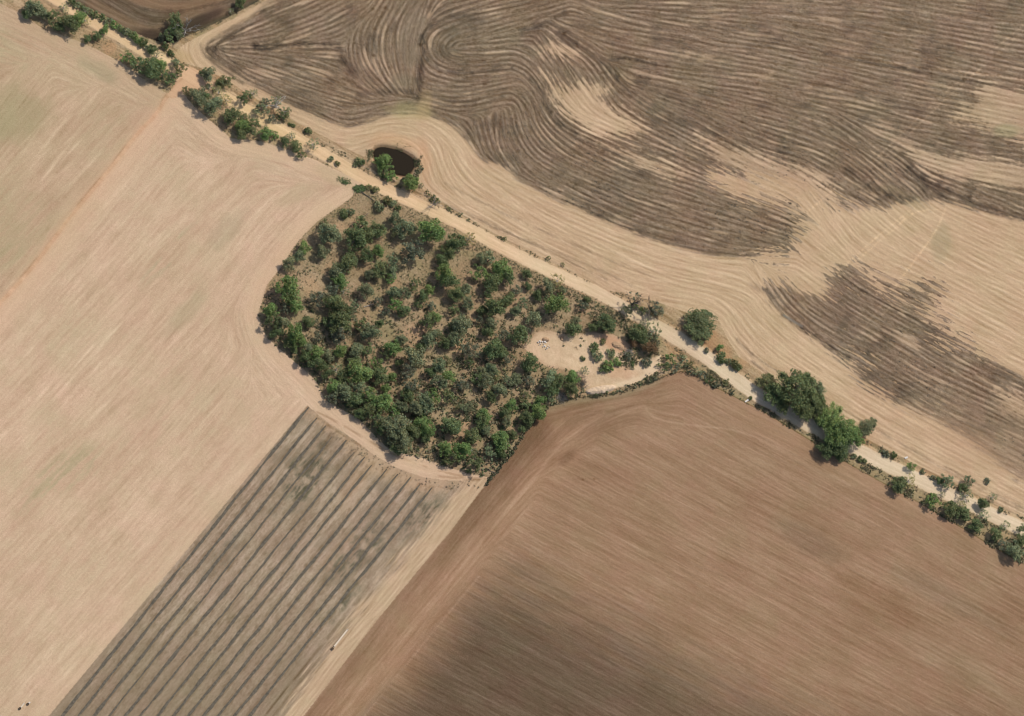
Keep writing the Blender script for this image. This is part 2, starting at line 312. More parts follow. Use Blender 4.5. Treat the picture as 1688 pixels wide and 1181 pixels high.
# the wood's floor and the scraped clearing
put(M[WOOD], (158, 137, 107)); add(M[WOOD], 9*N2 + 9*N3 + 3.5*WHITE + 4*FINE)
put(M[WOOD]*sstep(0, .5, fbm(X/34, Y/34, 55, 4))*.6, (176, 144, 112)); put(M[WOOD]*sstep(.1, .5, fbm(X/22, Y/22, 56, 4))*.5, (140, 130, 94))
for x, y, r in ((512, 470, 22), (685, 548, 20), (705, 625, 9), (755, 570, 14), (893, 575, 30), (700, 700, 18), (775, 700, 14), (560, 375, 10)): put(M[WOOD]*blob(x, y, r)*.6, (190, 156, 122))
put(M[WOOD]*sstep(14, 4, np.abs(np.abs(dR) - hw))*.5, (168, 146, 112))
put(M[CLR], (209, 180, 148)); add(M[CLR], 11*N2 + 11*N3 + 3.5*WHITE + 3*COARSE + 6*HARSH); put(M[CLR]*sstep(7, 0, sdClr)*.55, (180, 150, 120))
put(M[CLR]*blob(1015, 568, 30, 14, .4)*.55, (188, 144, 110)); put(M[CLR]*blob(1020, 612, 30, 12, .2)*.35, (196, 150, 116)); rim = sstep(9, 2, line_d(smooth([(1090, 582), (1082, 604), (1062, 624), (1030, 634), (990, 644)]), 16)); put(M[CLR]*np.maximum(rim*.75, blob(1075, 606, 14, 16)*.8), (222, 197, 164)); put(M[CLR]*blob(900, 575, 40, 22)*.35, (216, 188, 154)); put(M[CLR]*blob(950, 600, 30, 12)*.3, (214, 184, 150))
put(M[CLR]*sstep(2.2, .5, np.abs(np.hypot((X - 925)/1.5, Y - 600) - 17 + 2*N3))*sstep(-.1, .4, N2)*.4, (176, 142, 112))

# the windrowed field at the bottom
put(M[B], (162, 142, 119)); add(M[B], 3*COARSE + 4*FINE + 3*LONG + 8*N2 + 6*N1 + 5*N3 + 4*TEX + 3.5*WHITE + 2.5*PASS)
dBl = pdist([(80, 1181), (507, 672)]); dBr = pdist([(500, 1181), (622, 1022), (742, 877), (809, 788)])
put(M[B]*sstep(14, -3, pdist(TOP_B) - 6 - 9*N2 - 7*TEX*.6 - 10*sstep(540, 620, X)*sstep(760, 680, X))*.75, (188, 160, 129))
stripR = sstep(46 + 10*FINE*.5, 22 + 8*FINE*.5, dBr + 5*COARSE*.6)
put(M[B]*stripR*.95, (194, 167, 135)); add(M[B]*stripR, 5*FINE + 4*PASS)
put(M[B]*sstep(940, 1150, Y + 30*N1)*.5*(1 - stripR), (136, 119, 96)); put(M[B]*(1 - stripR)*sstep(.1, .7, fbm(X/30, Y/30, 190, 4) + .15*TEX)*sstep(980, 850, Y)*.5, (126, 112, 92)); 
for x, y, rx, ry, s in ((500, 790, 60, 30, .55), (590, 905, 70, 26, .5), (700, 850, 60, 22, .45), (380, 900, 90, 20, .2), (560, 1000, 60, 12, .5), (510, 800, 30, 20, .4)):
    put(M[B]*blob(x, y, rx, ry, -.85, .6)*s*1.75*(1 - stripR)*sstep(-.5, .25, fbm(X/13, Y/13, 196, 3) + .1*TEX)*sstep(-1.1, .7, FINE + PASS*.5 + TEX*.5), (98, 92, 74))
put(M[B]*blob(585, 800, 60, 26, -.85, .5)*.55*(1 - stripR), (184, 156, 126)); put(M[B]*blob(560, 905, 50, 12, -.85, .5)*.35, (178, 152, 124))
WIND = [((509, 672), (102, 1181)), ((522, 689), (128, 1181)), ((537, 702), (154, 1181)), ((547, 720), (180, 1181)), ((571, 726), (206, 1181)), ((584, 745), (231, 1181)), ((602, 754), (259, 1181)), ((612, 767), (285, 1181)),
        ((637, 774), (310, 1181)), ((656, 782), (335, 1181)), ((677, 787), (360, 1181)), ((692, 800), (386, 1181)), ((712, 804), (410, 1181))]
for i, (a, b) in enumerate(WIND):
    dl = line_d([np.array(a), np.array(b)], 14) + 1.5*TEX + 2*N3; add(M[B], -20*sstep(8, 1, dl)*(.7 + .5*N2))
    o = np.array((4.6, 3.7)); add(M[B], 10*sstep(2.2, .7, line_d([np.array(a) + o, np.array(b) + o], 8))*sstep(-.4, .5, fbm(X/30, Y/30, 130 + i, 3)))
for a, b in (((737, 812), (440, 1176)), ((655, 905), (436, 1181)), ((690, 880), (450, 1181)), ((730, 862), (520, 1110))):
    add(M[B], -18*sstep(2.5, .5, line_d([a, b], 8))*sstep(-.5, .3, fbm(X/25, Y/25, 170, 3)))
for a in ([(507, 672), (545, 690), (590, 716), (630, 740), (655, 752), (700, 770), (760, 786), (800, 790)], [(690, 782), (730, 786), (790, 792)], [(525, 690), (560, 715), (600, 738)], [(700, 800), (745, 806)]):
    add(M[B] + M[A2], -26*sstep(2.8, .6, line_d(smooth(a), 10) + 1.2*N3)*sstep(-.4, .35, fbm(X/14, Y/14, 180, 3)))

# ploughed field on the lower right
put(M[C], (154, 124, 97)); 
top = sstep(95, 20, pdist([(870, 705), (905, 669), (980, 652), (1081, 625), (1136, 613)]) )
put(M[C]*sstep(0, 60, nearL)*sstep(125, 60, nearL + 20*N1)*.5, (168, 134, 104))
dk = sstep(330, 60, np.hypot((X - 840)/1.35, (Y - 1130)*.95) + 40*N1 + 22*COARSE*.7); 
dk = sstep(-85, 110, (Y - 950) - .5*(X - 850) + 26*N1 + 10*COARSE + 8*BROAD)
put(M[C]*dk*sstep(50, 150, nearL + 5*COARSE + 22*N1)*(.93 - .25*sstep(900, 1400, X)), (103, 85, 67))
put(M[C]*sstep(900, 1200, X)*sstep(1120, 1200, Y + 24*N1 + 10*COARSE)*.35, (118, 96, 74))
put(M[C]*sstep(58, 10, nearL + 9*N2 + 3*COARSE)*sstep(1010, 740, Y)*.85, (120, 93, 70)); put(M[C]*sstep(30, 8, nearL + 6*N2)*sstep(880, 1000, Y)*.3, (132, 104, 80)); put(M[C]*sstep(1300, 1688, X)*sstep(880, 1000, Y)*.25, (138, 110, 84))
put(M[C]*top*sstep(-.7, .5, COARSE*.5 + N2)*sstep(1130, 1000, X)*.6, (124, 96, 71)); put(M[C]*sstep(16, 3, pdist([(905, 669), (944, 656), (1019, 649), (1081, 625)]))*.6, (150, 134, 104))
put(M[C]*blob(1330, 890, 70, 24, .5)*.45, (128, 108, 84)); put(M[C]*blob(1440, 990, 90, 26, .5)*.4, (132, 100, 72)); put(M[C]*blob(1560, 985, 110, 20, .5)*.35, (140, 122, 98)); put(M[C]*blob(935, 755, 22, 10, -.7)*.5, (124, 96, 72))
put(M[C]*blob(1580, 1100, 110, 30, .5)*.25, (142, 126, 96))
add(M[C], 1.4*COARSE*(1 - .35*top) + 1.8*FINE + 2.2*LONG + 3.4*HAIR + 1.8*BROAD + 2.0*PASS*(.5 + N2) + 3*N1 + 3*N2 + 1.4*N3 + 1.8*TEX + 1.6*WHITE)
put(M[C]*sstep(40, 4, dR - 30)*sstep(1150, 1250, X)*.35, (176, 142, 112))
for a, w in (([(985, 702), (1030, 682), (1060, 668)], 2.0), ([(900, 760), (940, 718), (985, 692), (1030, 676)], 3.0), ([(560, 1181), (700, 1010), (830, 850), (900, 765)], 5.0), ([(1062, 668), (1075, 690), (1140, 702), (1215, 708), (1300, 745), (1400, 800)], 3.0), ([(600, 1181), (720, 1035), (790, 950)], 3.0)):
    add(M[C], 13*sstep(w, .3, line_d(smooth(a), 12))*sstep(-.8, .3, N2))
for x, y in ((961, 791), (979, 790)): add(M[C], -24*sstep(3, 1, np.hypot(X - x, Y - y)))

# the big contour-worked field north of the road
pale = np.array((195, 167, 134)); put(M[D], pale); add(M[D], 3.0*FINE + 2.0*COARSE + 3*LONG + 5.0*PASS*(.7 + .6*N2) + 3.0*PASS2 + 4*N1 + 4*N2 + 2*N3 + 2*TEX + 2*WHITE)
P_DARK1 = [(470, -60), (430, 18), (372, 48), (334, 74), (338, 98), (400, 138), (470, 174), (535, 200), (568, 210), (598, 204), (640, 188), (690, 190), (720, 196), (752, 214), (782, 245), (792, 266), (832, 276), (866, 306), (960, 350), (1050, 387),
           (1150, 419), (1235, 427), (1296, 422), (1326, 388), (1320, 350), (1270, 330), (1200, 308), (1160, 290), (1220, 285), (1290, 300), (1390, 335), (1450, 345), (1480, 338), (1530, 328), (1600, 345), (1688, 366), (1780, 380), (1780, -60)]
P_DARK2 = [(1262, 478), (1270, 466), (1292, 464), (1330, 486), (1358, 482), (1366, 452), (1384, 441), (1420, 448), (1450, 470), (1500, 478), (1536, 468), (1548, 480), (1532, 505), (1536, 530), (1590, 565), (1688, 622), (1780, 668), (1780, 800), (1688, 800), (1640, 762), (1560, 700), (1480, 668), (1420, 640), (1404, 596), (1350, 560), (1300, 530), (1270, 500)]
sd1, sd2 = psd(smooth(P_DARK1, 1)), psd(smooth(P_DARK2, 1))
jag = 3.5*PASS + 3.0*FINE + 2.5*COARSE + 2*LONG + 4*N2 + 3*N3 + 2*TEX
# ragged where the passes end, clean where an edge runs along them
rag = 0.35 + 1.6*np.maximum(sstep(150, 60, np.hypot(X - 1310, Y - 360)), np.maximum(sstep(200, 80, np.hypot(X - 1500, Y - 500)), sstep(120, 40, np.hypot(X - 1190, Y - 290))))
m1 = sstep(-3, 5, sd1 + rag*jag); m2 = sstep(-4, 6, sd2 + 1.5*rag*jag)
# fade of the second patch towards the road
m2 *= 1 - .75*sstep(1440, 1640, X + .0*Y)*sstep(620, 760, Y + 10*COARSE)*.6
dark = np.maximum(m1, m2)
# unburnt patches left inside
holes = [[(885, 72), (930, 70), (965, 90), (940, 98), (895, 90)], [(895, 125), (925, 135), (995, 140), (1005, 150), (985, 165), (1040, 190), (1072, 215), (1030, 230), (995, 228), (960, 205), (930, 190), (910, 160)],
         [(960, 225), (1000, 232), (1080, 262), (1145, 288), (1120, 296), (1040, 270)], [(1148, 228), (1170, 224), (1220, 246), (1290, 262), (1340, 290), (1390, 330), (1330, 330), (1290, 305), (1240, 290), (1180, 262)],
         [(1620, 140), (1700, 146), (1780, 150), (1780, 260), (1688, 238), (1640, 218), (1600, 205), (1560, 200), (1600, 170)], [(1500, 250), (1600, 258), (1780, 280), (1780, 330), (1640, 310), (1540, 290)], [(1640, 640), (1700, 655), (1700, 700), (1650, 690)]]
hole = np.zeros(X.shape, np.float32)
for i, h in enumerate(holes):
    sd = psd(smooth(h, 1)); hole = np.maximum(hole, sstep(-10, 12, sd + 1.1*jag + 6*HARSH)*(.92 if i < 2 else .74))
scat = sstep(.8, 2.2, PASS*.6 + COARSE*.5 + LONG*.4 + N3 + 1.9*fbm(X/44, Y/24, 91, 3))*.5
dark = dark*(1 - hole)*(1 - scat)*M[D]
warm = fbm(X/70, Y/70, 95, 3)
put(dark, (132, 113, 92)); put(dark*sstep(0, .6, warm)*.4, (140, 114, 91)); put(dark*sstep(0, .6, -warm)*.3, (122, 109, 91)); put(dark*sstep(1000, 1250, X)*sstep(240, 60, Y)*.45, (144, 123, 101))
brk = .65 + .7*fbm(X/22, Y/22, 96, 3)
crisp = np.tanh(1.6*PASS)
add(dark, 4.4*crisp*brk + 5.0*PASS2 + 3.0*FINE + 3.0*HAIR + 2.0*LONG + 1.5*COARSE + 6*TEX + 6*N3 + 5*N2 + 4.5*WHITE)
add(dark, 16*sstep(.75, 1.5, PASS + .35*N2)*brk, (1, .95, .84)); RGB *= (1 - .11*dark*sstep(.5, 1.4, -PASS + .4*N2 + .3*TEX)*np.clip(brk, 0, 1.2))[..., None]; add(dark, -15*np.clip(-PASS*.7 - .9 + .5*LONG + .6*N3 + .3*TEX, 0, 2))
add(dark, -26*np.clip(fbm(X/5, Y/4, 97, 2) - .45, 0, 1)*2); RGB *= (1 - .20*dark*sstep(.15, .75, fbm(X/34, Y/22, 98, 4) + .12*PASS + .1*TEX))[..., None]; RGB *= (1 + .075*dark*HARSH - .16*dark*sstep(.75, 1.3, HARSH*.8 + .45*TEX - .2*PASS))[..., None]                         # clods and ash
put(M[D]*blob(680, 60, 26, 60, .15, .3)*.45, (140, 126, 106)); put(M[D]*blob(660, 135, 26, 16, 0, .4)*.35, (130, 120, 98)); put(M[D]*blob(675, 182, 40, 14, .1, .4)*.5, (172, 158, 112)); put(M[D]*blob(700, 170, 14, 26, .2)*.4, (178, 154, 112))
put(M[D]*blob(650, 235, 50, 16, .15)*.35, (192, 148, 112)); put(M[D]*blob(700, 265, 14, 34, -.1)*.5, (190, 148, 114)); put(M[D]*blob(300, 95, 26, 14, .5)*.5, (178, 152, 108))
put(M[D]*blob(1660, 215, 26, 14)*.4, (150, 152, 112)); put(M[D]*blob(1550, 400, 16, 40, .1)*.4, (156, 144, 112)); put(M[D]*blob(1500, 330, 60, 12, .4)*.3, (160, 148, 112)); put(M[D]*blob(1560, 720, 120, 30, .5)*.3, (176, 140, 110))
put(M[D]*blob(1640, 700, 90, 40, .5)*.5*sstep(-1, 1, PASS + FINE), (128, 108, 86))
def dline(pts, w, v, seed=0, gap=.3):
    global RGB
    wt = (M[D] + M[E])*v*1.5*sstep(w*1.5, 0, line_d(smooth(pts), w*3 + 8) + w*.9*N3 + .35*w*HARSH + 1.0*TEX)*np.clip(.85 + .35*TEX + .5*HARSH, 0, 1.5)*sstep(-.5 - (1 - gap), gap - .1, fbm(X/18, Y/18, 200 + seed, 3))
    RGB *= np.clip(1 + wt/150., .55, 1.5)[..., None]
for i, (pts, w, v) in enumerate((
    ([(436, 16), (375, 48), (339, 74), (341, 94), (398, 136)], 3.5, -36), ([(446, 24), (388, 54), (352, 76), (354, 93), (410, 133)], 3, -30), ([(400, 54), (366, 77), (370, 92), (420, 128)], 3, -24), ([(420, 78), (470, 76), (500, 70), (555, 76)], 6, -40), ([(345, 80), (420, 79)], 5, -26), ([(560, 74), (562, 95), (585, 120)], 7, -26), ([(694, 60), (700, 80), (692, 110), (688, 165)], 6, -34), ([(697, 60), (705, 45), (740, 30), (800, 18)], 4, -26),
    ([(702, 98), (745, 122), (800, 119), (844, 110)], 3.5, -24), ([(344, 88), (400, 138)], 4, -20), ([(862, 52), (900, 40), (930, 20)], 6, -30), ([(910, 40), (950, 75), (990, 100), (1015, 125)], 8, -26), ([(1005, 98), (1040, 96), (1080, 106)], 4, -30),
    ([(1015, 130), (1050, 165), (1120, 200), (1180, 220)], 7, -20), ([(844, 112), (869, 120), (897, 160), (908, 192), (944, 222), (1044, 266)], 3.5, -26), ([(570, 208), (600, 204), (640, 188)], 3.5, -26), ([(590, 158), (640, 150), (680, 152)], 5, -22), ([(330, 74), (336, 92), (360, 112), (400, 138)], 4, -26),
    ([(1400, 282), (1450, 318), (1500, 330)], 7, -28), ([(1480, 262), (1520, 295), (1560, 325)], 10, -26), ([(1560, 310), (1610, 340), (1688, 362)], 6, -28), ([(1290, 520), (1325, 545), (1400, 590)], 4, -36), ([(1470, 170), (1520, 185)], 10, -18), ([(1100, 155), (1150, 180)], 10, -16), ([(1360, 90), (1480, 110), (1560, 130), (1688, 145)], 3, -22), ([(1440, 100), (1688, 132)], 2.5, 24), ([(1250, 420), (1200, 424), (1080, 394)], 4, -16), ([(985, 355), (1060, 388)], 5, -18), ([(1380, 455), (1440, 490), (1540, 545), (1600, 580)], 3, -24), ([(700, 155), (760, 172), (830, 160)], 3, -18),
    ([(1215, 560), (1240, 585), (1270, 605), (1300, 625)], 3, -24), ([(1240, 596), (1268, 618)], 3, -30), ([(1350, 650), (1430, 700), (1520, 752), (1600, 800), (1688, 845)], 2.5, -16), ([(1560, 770), (1640, 815), (1688, 838)], 2.5, -20), ([(400, 146), (470, 186), (540, 222)], 2, -10),
    ([(700, 320), (790, 364), (900, 412), (1000, 462)], 2.5, -16), ([(770, 350), (860, 395), (950, 428), (1040, 470)], 2.5, -14), ([(730, 300), (800, 338), (900, 384), (1010, 432), (1080, 458)], 2.5, -13), ([(1240, 470), (1280, 490)], 6, -14))):
    dline(pts, w, v, i, .1)
put(M[D]*sstep(3, 1, line_d([(1292, 520), (1308, 530), (1322, 538)], 8))*.7, (128, 122, 112))
for i, (pts, w, v) in enumerate((([(1440, 266), (1560, 150), (1688, 40)], 1.6, 20), ([(1446, 272), (1566, 156), (1694, 46)], 1.6, 20), ([(1500, 347), (1440, 395), (1380, 450)], 1.8, 11), ([(1506, 352), (1446, 400), (1386, 455)], 1.8, 11), ([(1560, 340), (1545, 380), (1500, 440), (1455, 500), (1420, 545)], 1.8, 13), ([(1552, 345), (1500, 350), (1480, 372)], 1.8, 12), ([(1376, 312), (1330, 350)], 1.8, 14), ([(690, 40), (640, 60), (600, 70)], 1.5, 12), ([(1475, 500), (1400, 570), (1370, 590)], 1.6, 12), ([(1450, 665), (1530, 705)], 1.6, 9))):
    dline(pts, w, v, 60 + i, -.6)
put(M[D]*sstep(18, 8, np.abs(pdist([(450, -10), (380, 36), (338, 60), (324, 80), (340, 104), (400, 144), (470, 184), (545, 222)])))*.45, (200, 172, 138))
for i in range(70):                             # dark tufts dotted over the worked ground
    x, y = rs.rand()*1350 + 380, rs.rand()*330
    s = around([(x, y)], 10); RGB[s] -= (24*sstep(3.4, 1.0, np.hypot((X[s] - x)/1.4, Y[s] - y) + 1.5*N3[s])*dark[s])[..., None]

# the dark corner field in the north-west
put(M[E], (105, 89, 71)); add(M[E], 5*PASS + 4*FINE + 4*LONG + 3*COARSE + 5*N2 + 3*TEX + 3*N3 + 2*WHITE)
put(M[E]*sstep(-20, 14, pdist([(140, 2), (190, 30), (236, 53), (262, 54), (290, 38), (330, 22)]) - 26 + 8*COARSE)*.0, (0, 0, 0))
put(M[E]*sstep(15, 5, line_d(smooth([(215, -8), (255, 8), (300, 14), (345, 4), (370, -8)]), 30))*.6, (150, 120, 92)); put(M[E]*sstep(14, 4, line_d(smooth([(150, 5), (205, 35), (240, 52), (262, 52), (285, 38), (312, 28), (370, 18)]), 30))*.45, (148, 120, 92))
put(M[E]*np.maximum(blob(258, 62, 44, 14, .25, .3), blob(318, 40, 66, 11, -.45, .3))*.9, (70, 57, 46)); dline([(236, 14), (290, 20), (340, 12), (390, -5)], 4, -24, 99, .1)
put(M[E]*sstep(9, 2, line_d([(330, 50), (380, 27), (432, 0)], 20))*.75, (84, 76, 58))

# the dam: banks, and a bowl that holds the water
put(M[POND], (176, 146, 114)); add(M[POND], 5*N3 + 3*FINE); put(M[POND]*sstep(-4, 1, sdPond), (70, 56, 40))

# ---------------------------------------------------------------- relief
Z += (M[D]*(.025 + .035*dark)*PASS + M[D]*.02*FINE + (M[D] + M[E])*.02*TEX*(.4 + dark) + mA*.015*PASS + mA*.015*FINE + M[C]*(.015*PASS + .025*FINE) + M[E]*(.045*PASS + .02*FINE) + M[B]*.03*FINE + (M[WOOD] + M[VERGE])*(.10*N3 + .03*WHITE) + M[CLR]*(.06*N3 + .02*WHITE) + M[RD]*(.06 + .01*WHITE - .02*sstep(2.2, .4, rut)))
Z += M[VERGE]*-.18*sstep(3.5, 1.0, np.abs(np.abs(dR) - hw - 5))
Z -= np.where(cls == POND, np.clip((sdPond + 5)*.30, 0, 2.4), 0)*.55
Z += .5*sstep(26, 10, -sdPond)*sstep(2, 8, -sdPond)*(cls != RD)*(1 - M[RD])
RGB += (1.2*WHITE)[..., None]
hue = fbm(X/17, Y/17, 301, 4)*1.9 + fbm(X/60, Y/60, 311, 3)*2.0; RGB[..., 0] += hue; RGB[..., 1] -= .55*hue; RGB[..., 2] += .3*hue
RGB = np.clip(RGB, 24, 245)

K_LIGHT = np.array((1.29, 1.315, 1.37), np.float32)                                  # sunlit level ground: picture value over base colour
lin = np.where(RGB/255 <= .04045, RGB/255/12.92, ((RGB/255 + .055)/1.055)**2.4)
SOIL = np.clip(lin/K_LIGHT, 0.004, 0.85).astype(np.float32)

# ---------------------------------------------------------------- ground materials and meshes
def new_mat(name, rough=0.9):
    m = bpy.data.materials.new(name); m.use_nodes = True; n = m.node_tree.nodes; b = n['Principled BSDF']
    b.inputs['Roughness'].default_value = rough; b.inputs['Specular IOR Level'].default_value = 0.12
    return m, n, m.node_tree.links, b
def soil_material(name, grain, amt, bump):
    m, n, l, b = new_mat(name, 0.95)
    at = n.new('ShaderNodeAttribute'); at.attribute_name = 'soil'
    tc = n.new('ShaderNodeNewGeometry')
    no = n.new('ShaderNodeTexNoise'); no.inputs['Scale'].default_value = grain; no.inputs['Detail'].default_value = 3.0
    l.new(tc.outputs['Position'], no.inputs['Vector'])
    mr = n.new('ShaderNodeMapRange'); mr.inputs[1].default_value = .25; mr.inputs[2].default_value = .75; mr.inputs[3].default_value = 1 - amt; mr.inputs[4].default_value = 1 + amt
    l.new(no.outputs['Fac'], mr.inputs[0])
    vm = n.new('ShaderNodeVectorMath'); vm.operation = 'SCALE'; l.new(at.outputs['Color'], vm.inputs[0]); l.new(mr.outputs[0], vm.inputs['Scale'])
    l.new(vm.outputs[0], b.inputs['Base Color'])
    bp = n.new('ShaderNodeBump'); bp.inputs['Strength'].default_value = bump; bp.inputs['Distance'].default_value = .15
    l.new(no.outputs['Fac'], bp.inputs['Height']); l.new(bp.outputs[0], b.inputs['Normal'])
    return m
gxw, gyw = ground(X.astype(np.float64), Y.astype(np.float64))
cc = cls[:-1, :-1]                               # each quad goes to the surface its corner lies in
def strip_mesh(name, k, mat):
    jj, ii = np.where(cc == k)
    v = (jj*NX + ii); quads = np.stack([v, v + NX, v + NX + 1, v + 1], 1)
    uq, inv = np.unique(quads.ravel(), return_inverse=True)
    me = bpy.data.meshes.new(name); nv, nf = len(uq), len(quads)
    me.vertices.add(nv); co = np.stack([gxw.ravel()[uq], gyw.ravel()[uq], Z.ravel()[uq]], 1).astype(np.float32)
    me.vertices.foreach_set('co', co.ravel())
    me.loops.add(nf*4); me.loops.foreach_set('vertex_index', inv.astype(np.int32).ravel())
    me.polygons.add(nf); me.polygons.foreach_set('loop_start', np.arange(0, nf*4, 4, dtype=np.int32)); me.polygons.foreach_set('loop_total', np.full(nf, 4, np.int32))
    me.update(calc_edges=True)
    ca = np.ones((nv, 4), np.float32); ca[:, :3] = SOIL.reshape(-1, 3)[uq]
    at = me.attributes.new('soil', 'FLOAT_COLOR', 'POINT'); at.data.foreach_set('color', ca.ravel())
    me.polygons.foreach_set('use_smooth', np.ones(nf, bool)); me.materials.append(mat)
    o = bpy.data.objects.new(name, me); COL.objects.link(o); o['kind'] = 'structure'
    return o
mat_field = soil_material('stubble and soil', 1.6, .10, .35)
mat_dirt = soil_material('packed pale dirt', 2.2, .05, .15)
mat_rough = soil_material('rough grass and litter', 1.1, .20, .6)
FIELDS = {}
for k, nm, mt, lab in ((A1, 'stubble_field', mat_field, 'pale pinkish stubble field in the corner beyond the red track'), (A2, 'stubble_field', mat_field, 'large pale stubble field beside the wood'),
                  (B, 'furrowed_field', mat_field, 'grey brown field with long dark parallel rows'), (C, 'ploughed_field', mat_field, 'smooth brown ploughed field below the road'),
                  (D, 'contour_field', mat_field, 'large field worked in curving dark and pale lines'), (E, 'brown_field', mat_field, 'dark brown corner field beyond the hedge'),
                  (WOOD, 'woodland_floor', mat_rough, 'bare brown ground under the wood'), (CLR, 'clearing', mat_dirt, 'scraped pale clearing in the wood'), (VERGE, 'grass_verge', mat_rough, 'dry grass verge along the road'),
                  (RD, 'dirt_road', mat_dirt, 'pale unsealed road crossing diagonally'), (TRK, 'farm_track', mat_dirt, 'reddish farm track leaving the road'), (POND, 'pond_bank', mat_rough, 'earth bank round the dark pond')):
    o = strip_mesh(nm, k, mt); o['label'] = lab; FIELDS[k] = o

# surrounding country, one sheet out to the horizon
m, n, l, b = new_mat('far country', .95)
geo = n.new('ShaderNodeNewGeometry'); n1 = n.new('ShaderNodeTexNoise'); n1.inputs['Scale'].default_value = .004; n1.inputs['Detail'].default_value = 5
n2 = n.new('ShaderNodeTexNoise'); n2.inputs['Scale'].default_value = .06; n2.inputs['Detail'].default_value = 6
mp = n.new('ShaderNodeMapping'); mp.inputs['Rotation'].default_value = (0, 0, .8); mp.inputs['Scale'].default_value = (.12, 1, 1)
l.new(geo.outputs['Position'], n1.inputs['Vector']); l.new(geo.outputs['Position'], mp.inputs['Vector']); l.new(mp.outputs[0], n2.inputs['Vector'])
r1 = n.new('ShaderNodeValToRGB'); r1.color_ramp.elements[0].position = .4; r1.color_ramp.elements[0].color = (.22, .15, .095, 1); r1.color_ramp.elements[1].position = .6; r1.color_ramp.elements[1].color = (.40, .28, .18, 1)
mx = n.new('ShaderNodeMix'); mx.data_type = 'RGBA'; mx.blend_type = 'MULTIPLY'; mx.inputs[0].default_value = .5
r2 = n.new('ShaderNodeValToRGB'); r2.color_ramp.elements[0].position = .3; r2.color_ramp.elements[0].color = (.6, .6, .6, 1); r2.color_ramp.elements[1].position = .7
l.new(n1.outputs['Fac'], r1.inputs[0]); l.new(n2.outputs['Fac'], r2.inputs[0]); l.new(r1.outputs[0], mx.inputs[6]); l.new(r2.outputs[0], mx.inputs[7]); l.new(mx.outputs[2], b.inputs['Base Color'])
S = 30000.0
me = bpy.data.meshes.new('ground'); me.from_pydata([(-S, -S, -2.2), (S, -S, -2.2), (S, S, -2.2), (-S, S, -2.2)], [], [(0, 1, 2, 3)]); me.materials.append(m)
o = bpy.data.objects.new('ground', me); COL.objects.link(o); o['kind'] = 'structure'; o['label'] = 'surrounding farm country out to the horizon'
# a skirt of gently sloping earth joins the surveyed land to the country round it
ring = [(gx[0], gy[0]), (gx[-1], gy[0]), (gx[-1], gy[-1]), (gx[0], gy[-1])]
inn = [(float(a), float(b_)) for a, b_ in (ground(*p) for p in ring)]
vs, fs = [], []
for i in range(4):
    x, y = inn[i]; vs += [(x, y, -.12), (x*1.12, y*1.12, -2.18)]
for i in range(4):
    j = (i + 1) % 4; fs.append((2*i, 2*i + 1, 2*j + 1, 2*j))
me = bpy.data.meshes.new('field_margin'); me.from_pydata(vs, [], fs); me.materials.append(m)
o = bpy.data.objects.new('field_margin', me); COL.objects.link(o); o['kind'] = 'structure'; o['label'] = 'bare margin round the fields'
# ---------------------------------------------------------------- foliage, bark and other materials
def leaf_material(name):
    m = bpy.data.materials.new(name); m.use_nodes = True; n = m.node_tree.nodes; l = m.node_tree.links; n.clear()
    out = n.new('ShaderNodeOutputMaterial'); at = n.new('ShaderNodeAttribute'); at.attribute_name = 'leaf_tint'
    oi = n.new('ShaderNodeObjectInfo'); mx = n.new('ShaderNodeMix'); mx.data_type = 'RGBA'; mx.blend_type = 'MULTIPLY'; mx.inputs[0].default_value = 1.0
    l.new(oi.outputs['Color'], mx.inputs[6]); l.new(at.outputs['Color'], mx.inputs[7])
    df = n.new('ShaderNodeBsdfPrincipled'); df.inputs['Roughness'].default_value = .55; df.inputs['Specular IOR Level'].default_value = .25
    tr = n.new('ShaderNodeBsdfTranslucent'); ms = n.new('ShaderNodeMixShader'); ms.inputs[0].default_value = .33
    l.new(mx.outputs[2], df.inputs['Base Color']); l.new(mx.outputs[2], tr.inputs['Color'])
    l.new(df.outputs[0], ms.inputs[1]); l.new(tr.outputs[0], ms.inputs[2]); l.new(ms.outputs[0], out.inputs[0])
    return m
def plain(name, col, rough=.9, amt=.25, scale=3.0):
    m, n, l, b = new_mat(name, rough)
    tc = n.new('ShaderNodeTexCoord'); no = n.new('ShaderNodeTexNoise'); no.inputs['Scale'].default_value = scale; no.inputs['Detail'].default_value = 4
    l.new(tc.outputs['Object'], no.inputs['Vector'])
    rp = n.new('ShaderNodeValToRGB'); rp.color_ramp.elements[0].position = .3; rp.color_ramp.elements[1].position = .7
    rp.color_ramp.elements[0].color = tuple(c*(1 - amt) for c in col) + (1,); rp.color_ramp.elements[1].color = tuple(min(1, c*(1 + amt)) for c in col) + (1,)
    l.new(no.outputs['Fac'], rp.inputs[0]); l.new(rp.outputs[0], b.inputs['Base Color'])
    return m
LEAF = leaf_material('gum leaves'); BARK = plain('grey brown bark', (.20, .165, .13)); DEADWOOD = plain('bleached dead wood', (.30, .27, .23)); 
PALEBARK = plain('pale smooth bark', (.42, .38, .32))

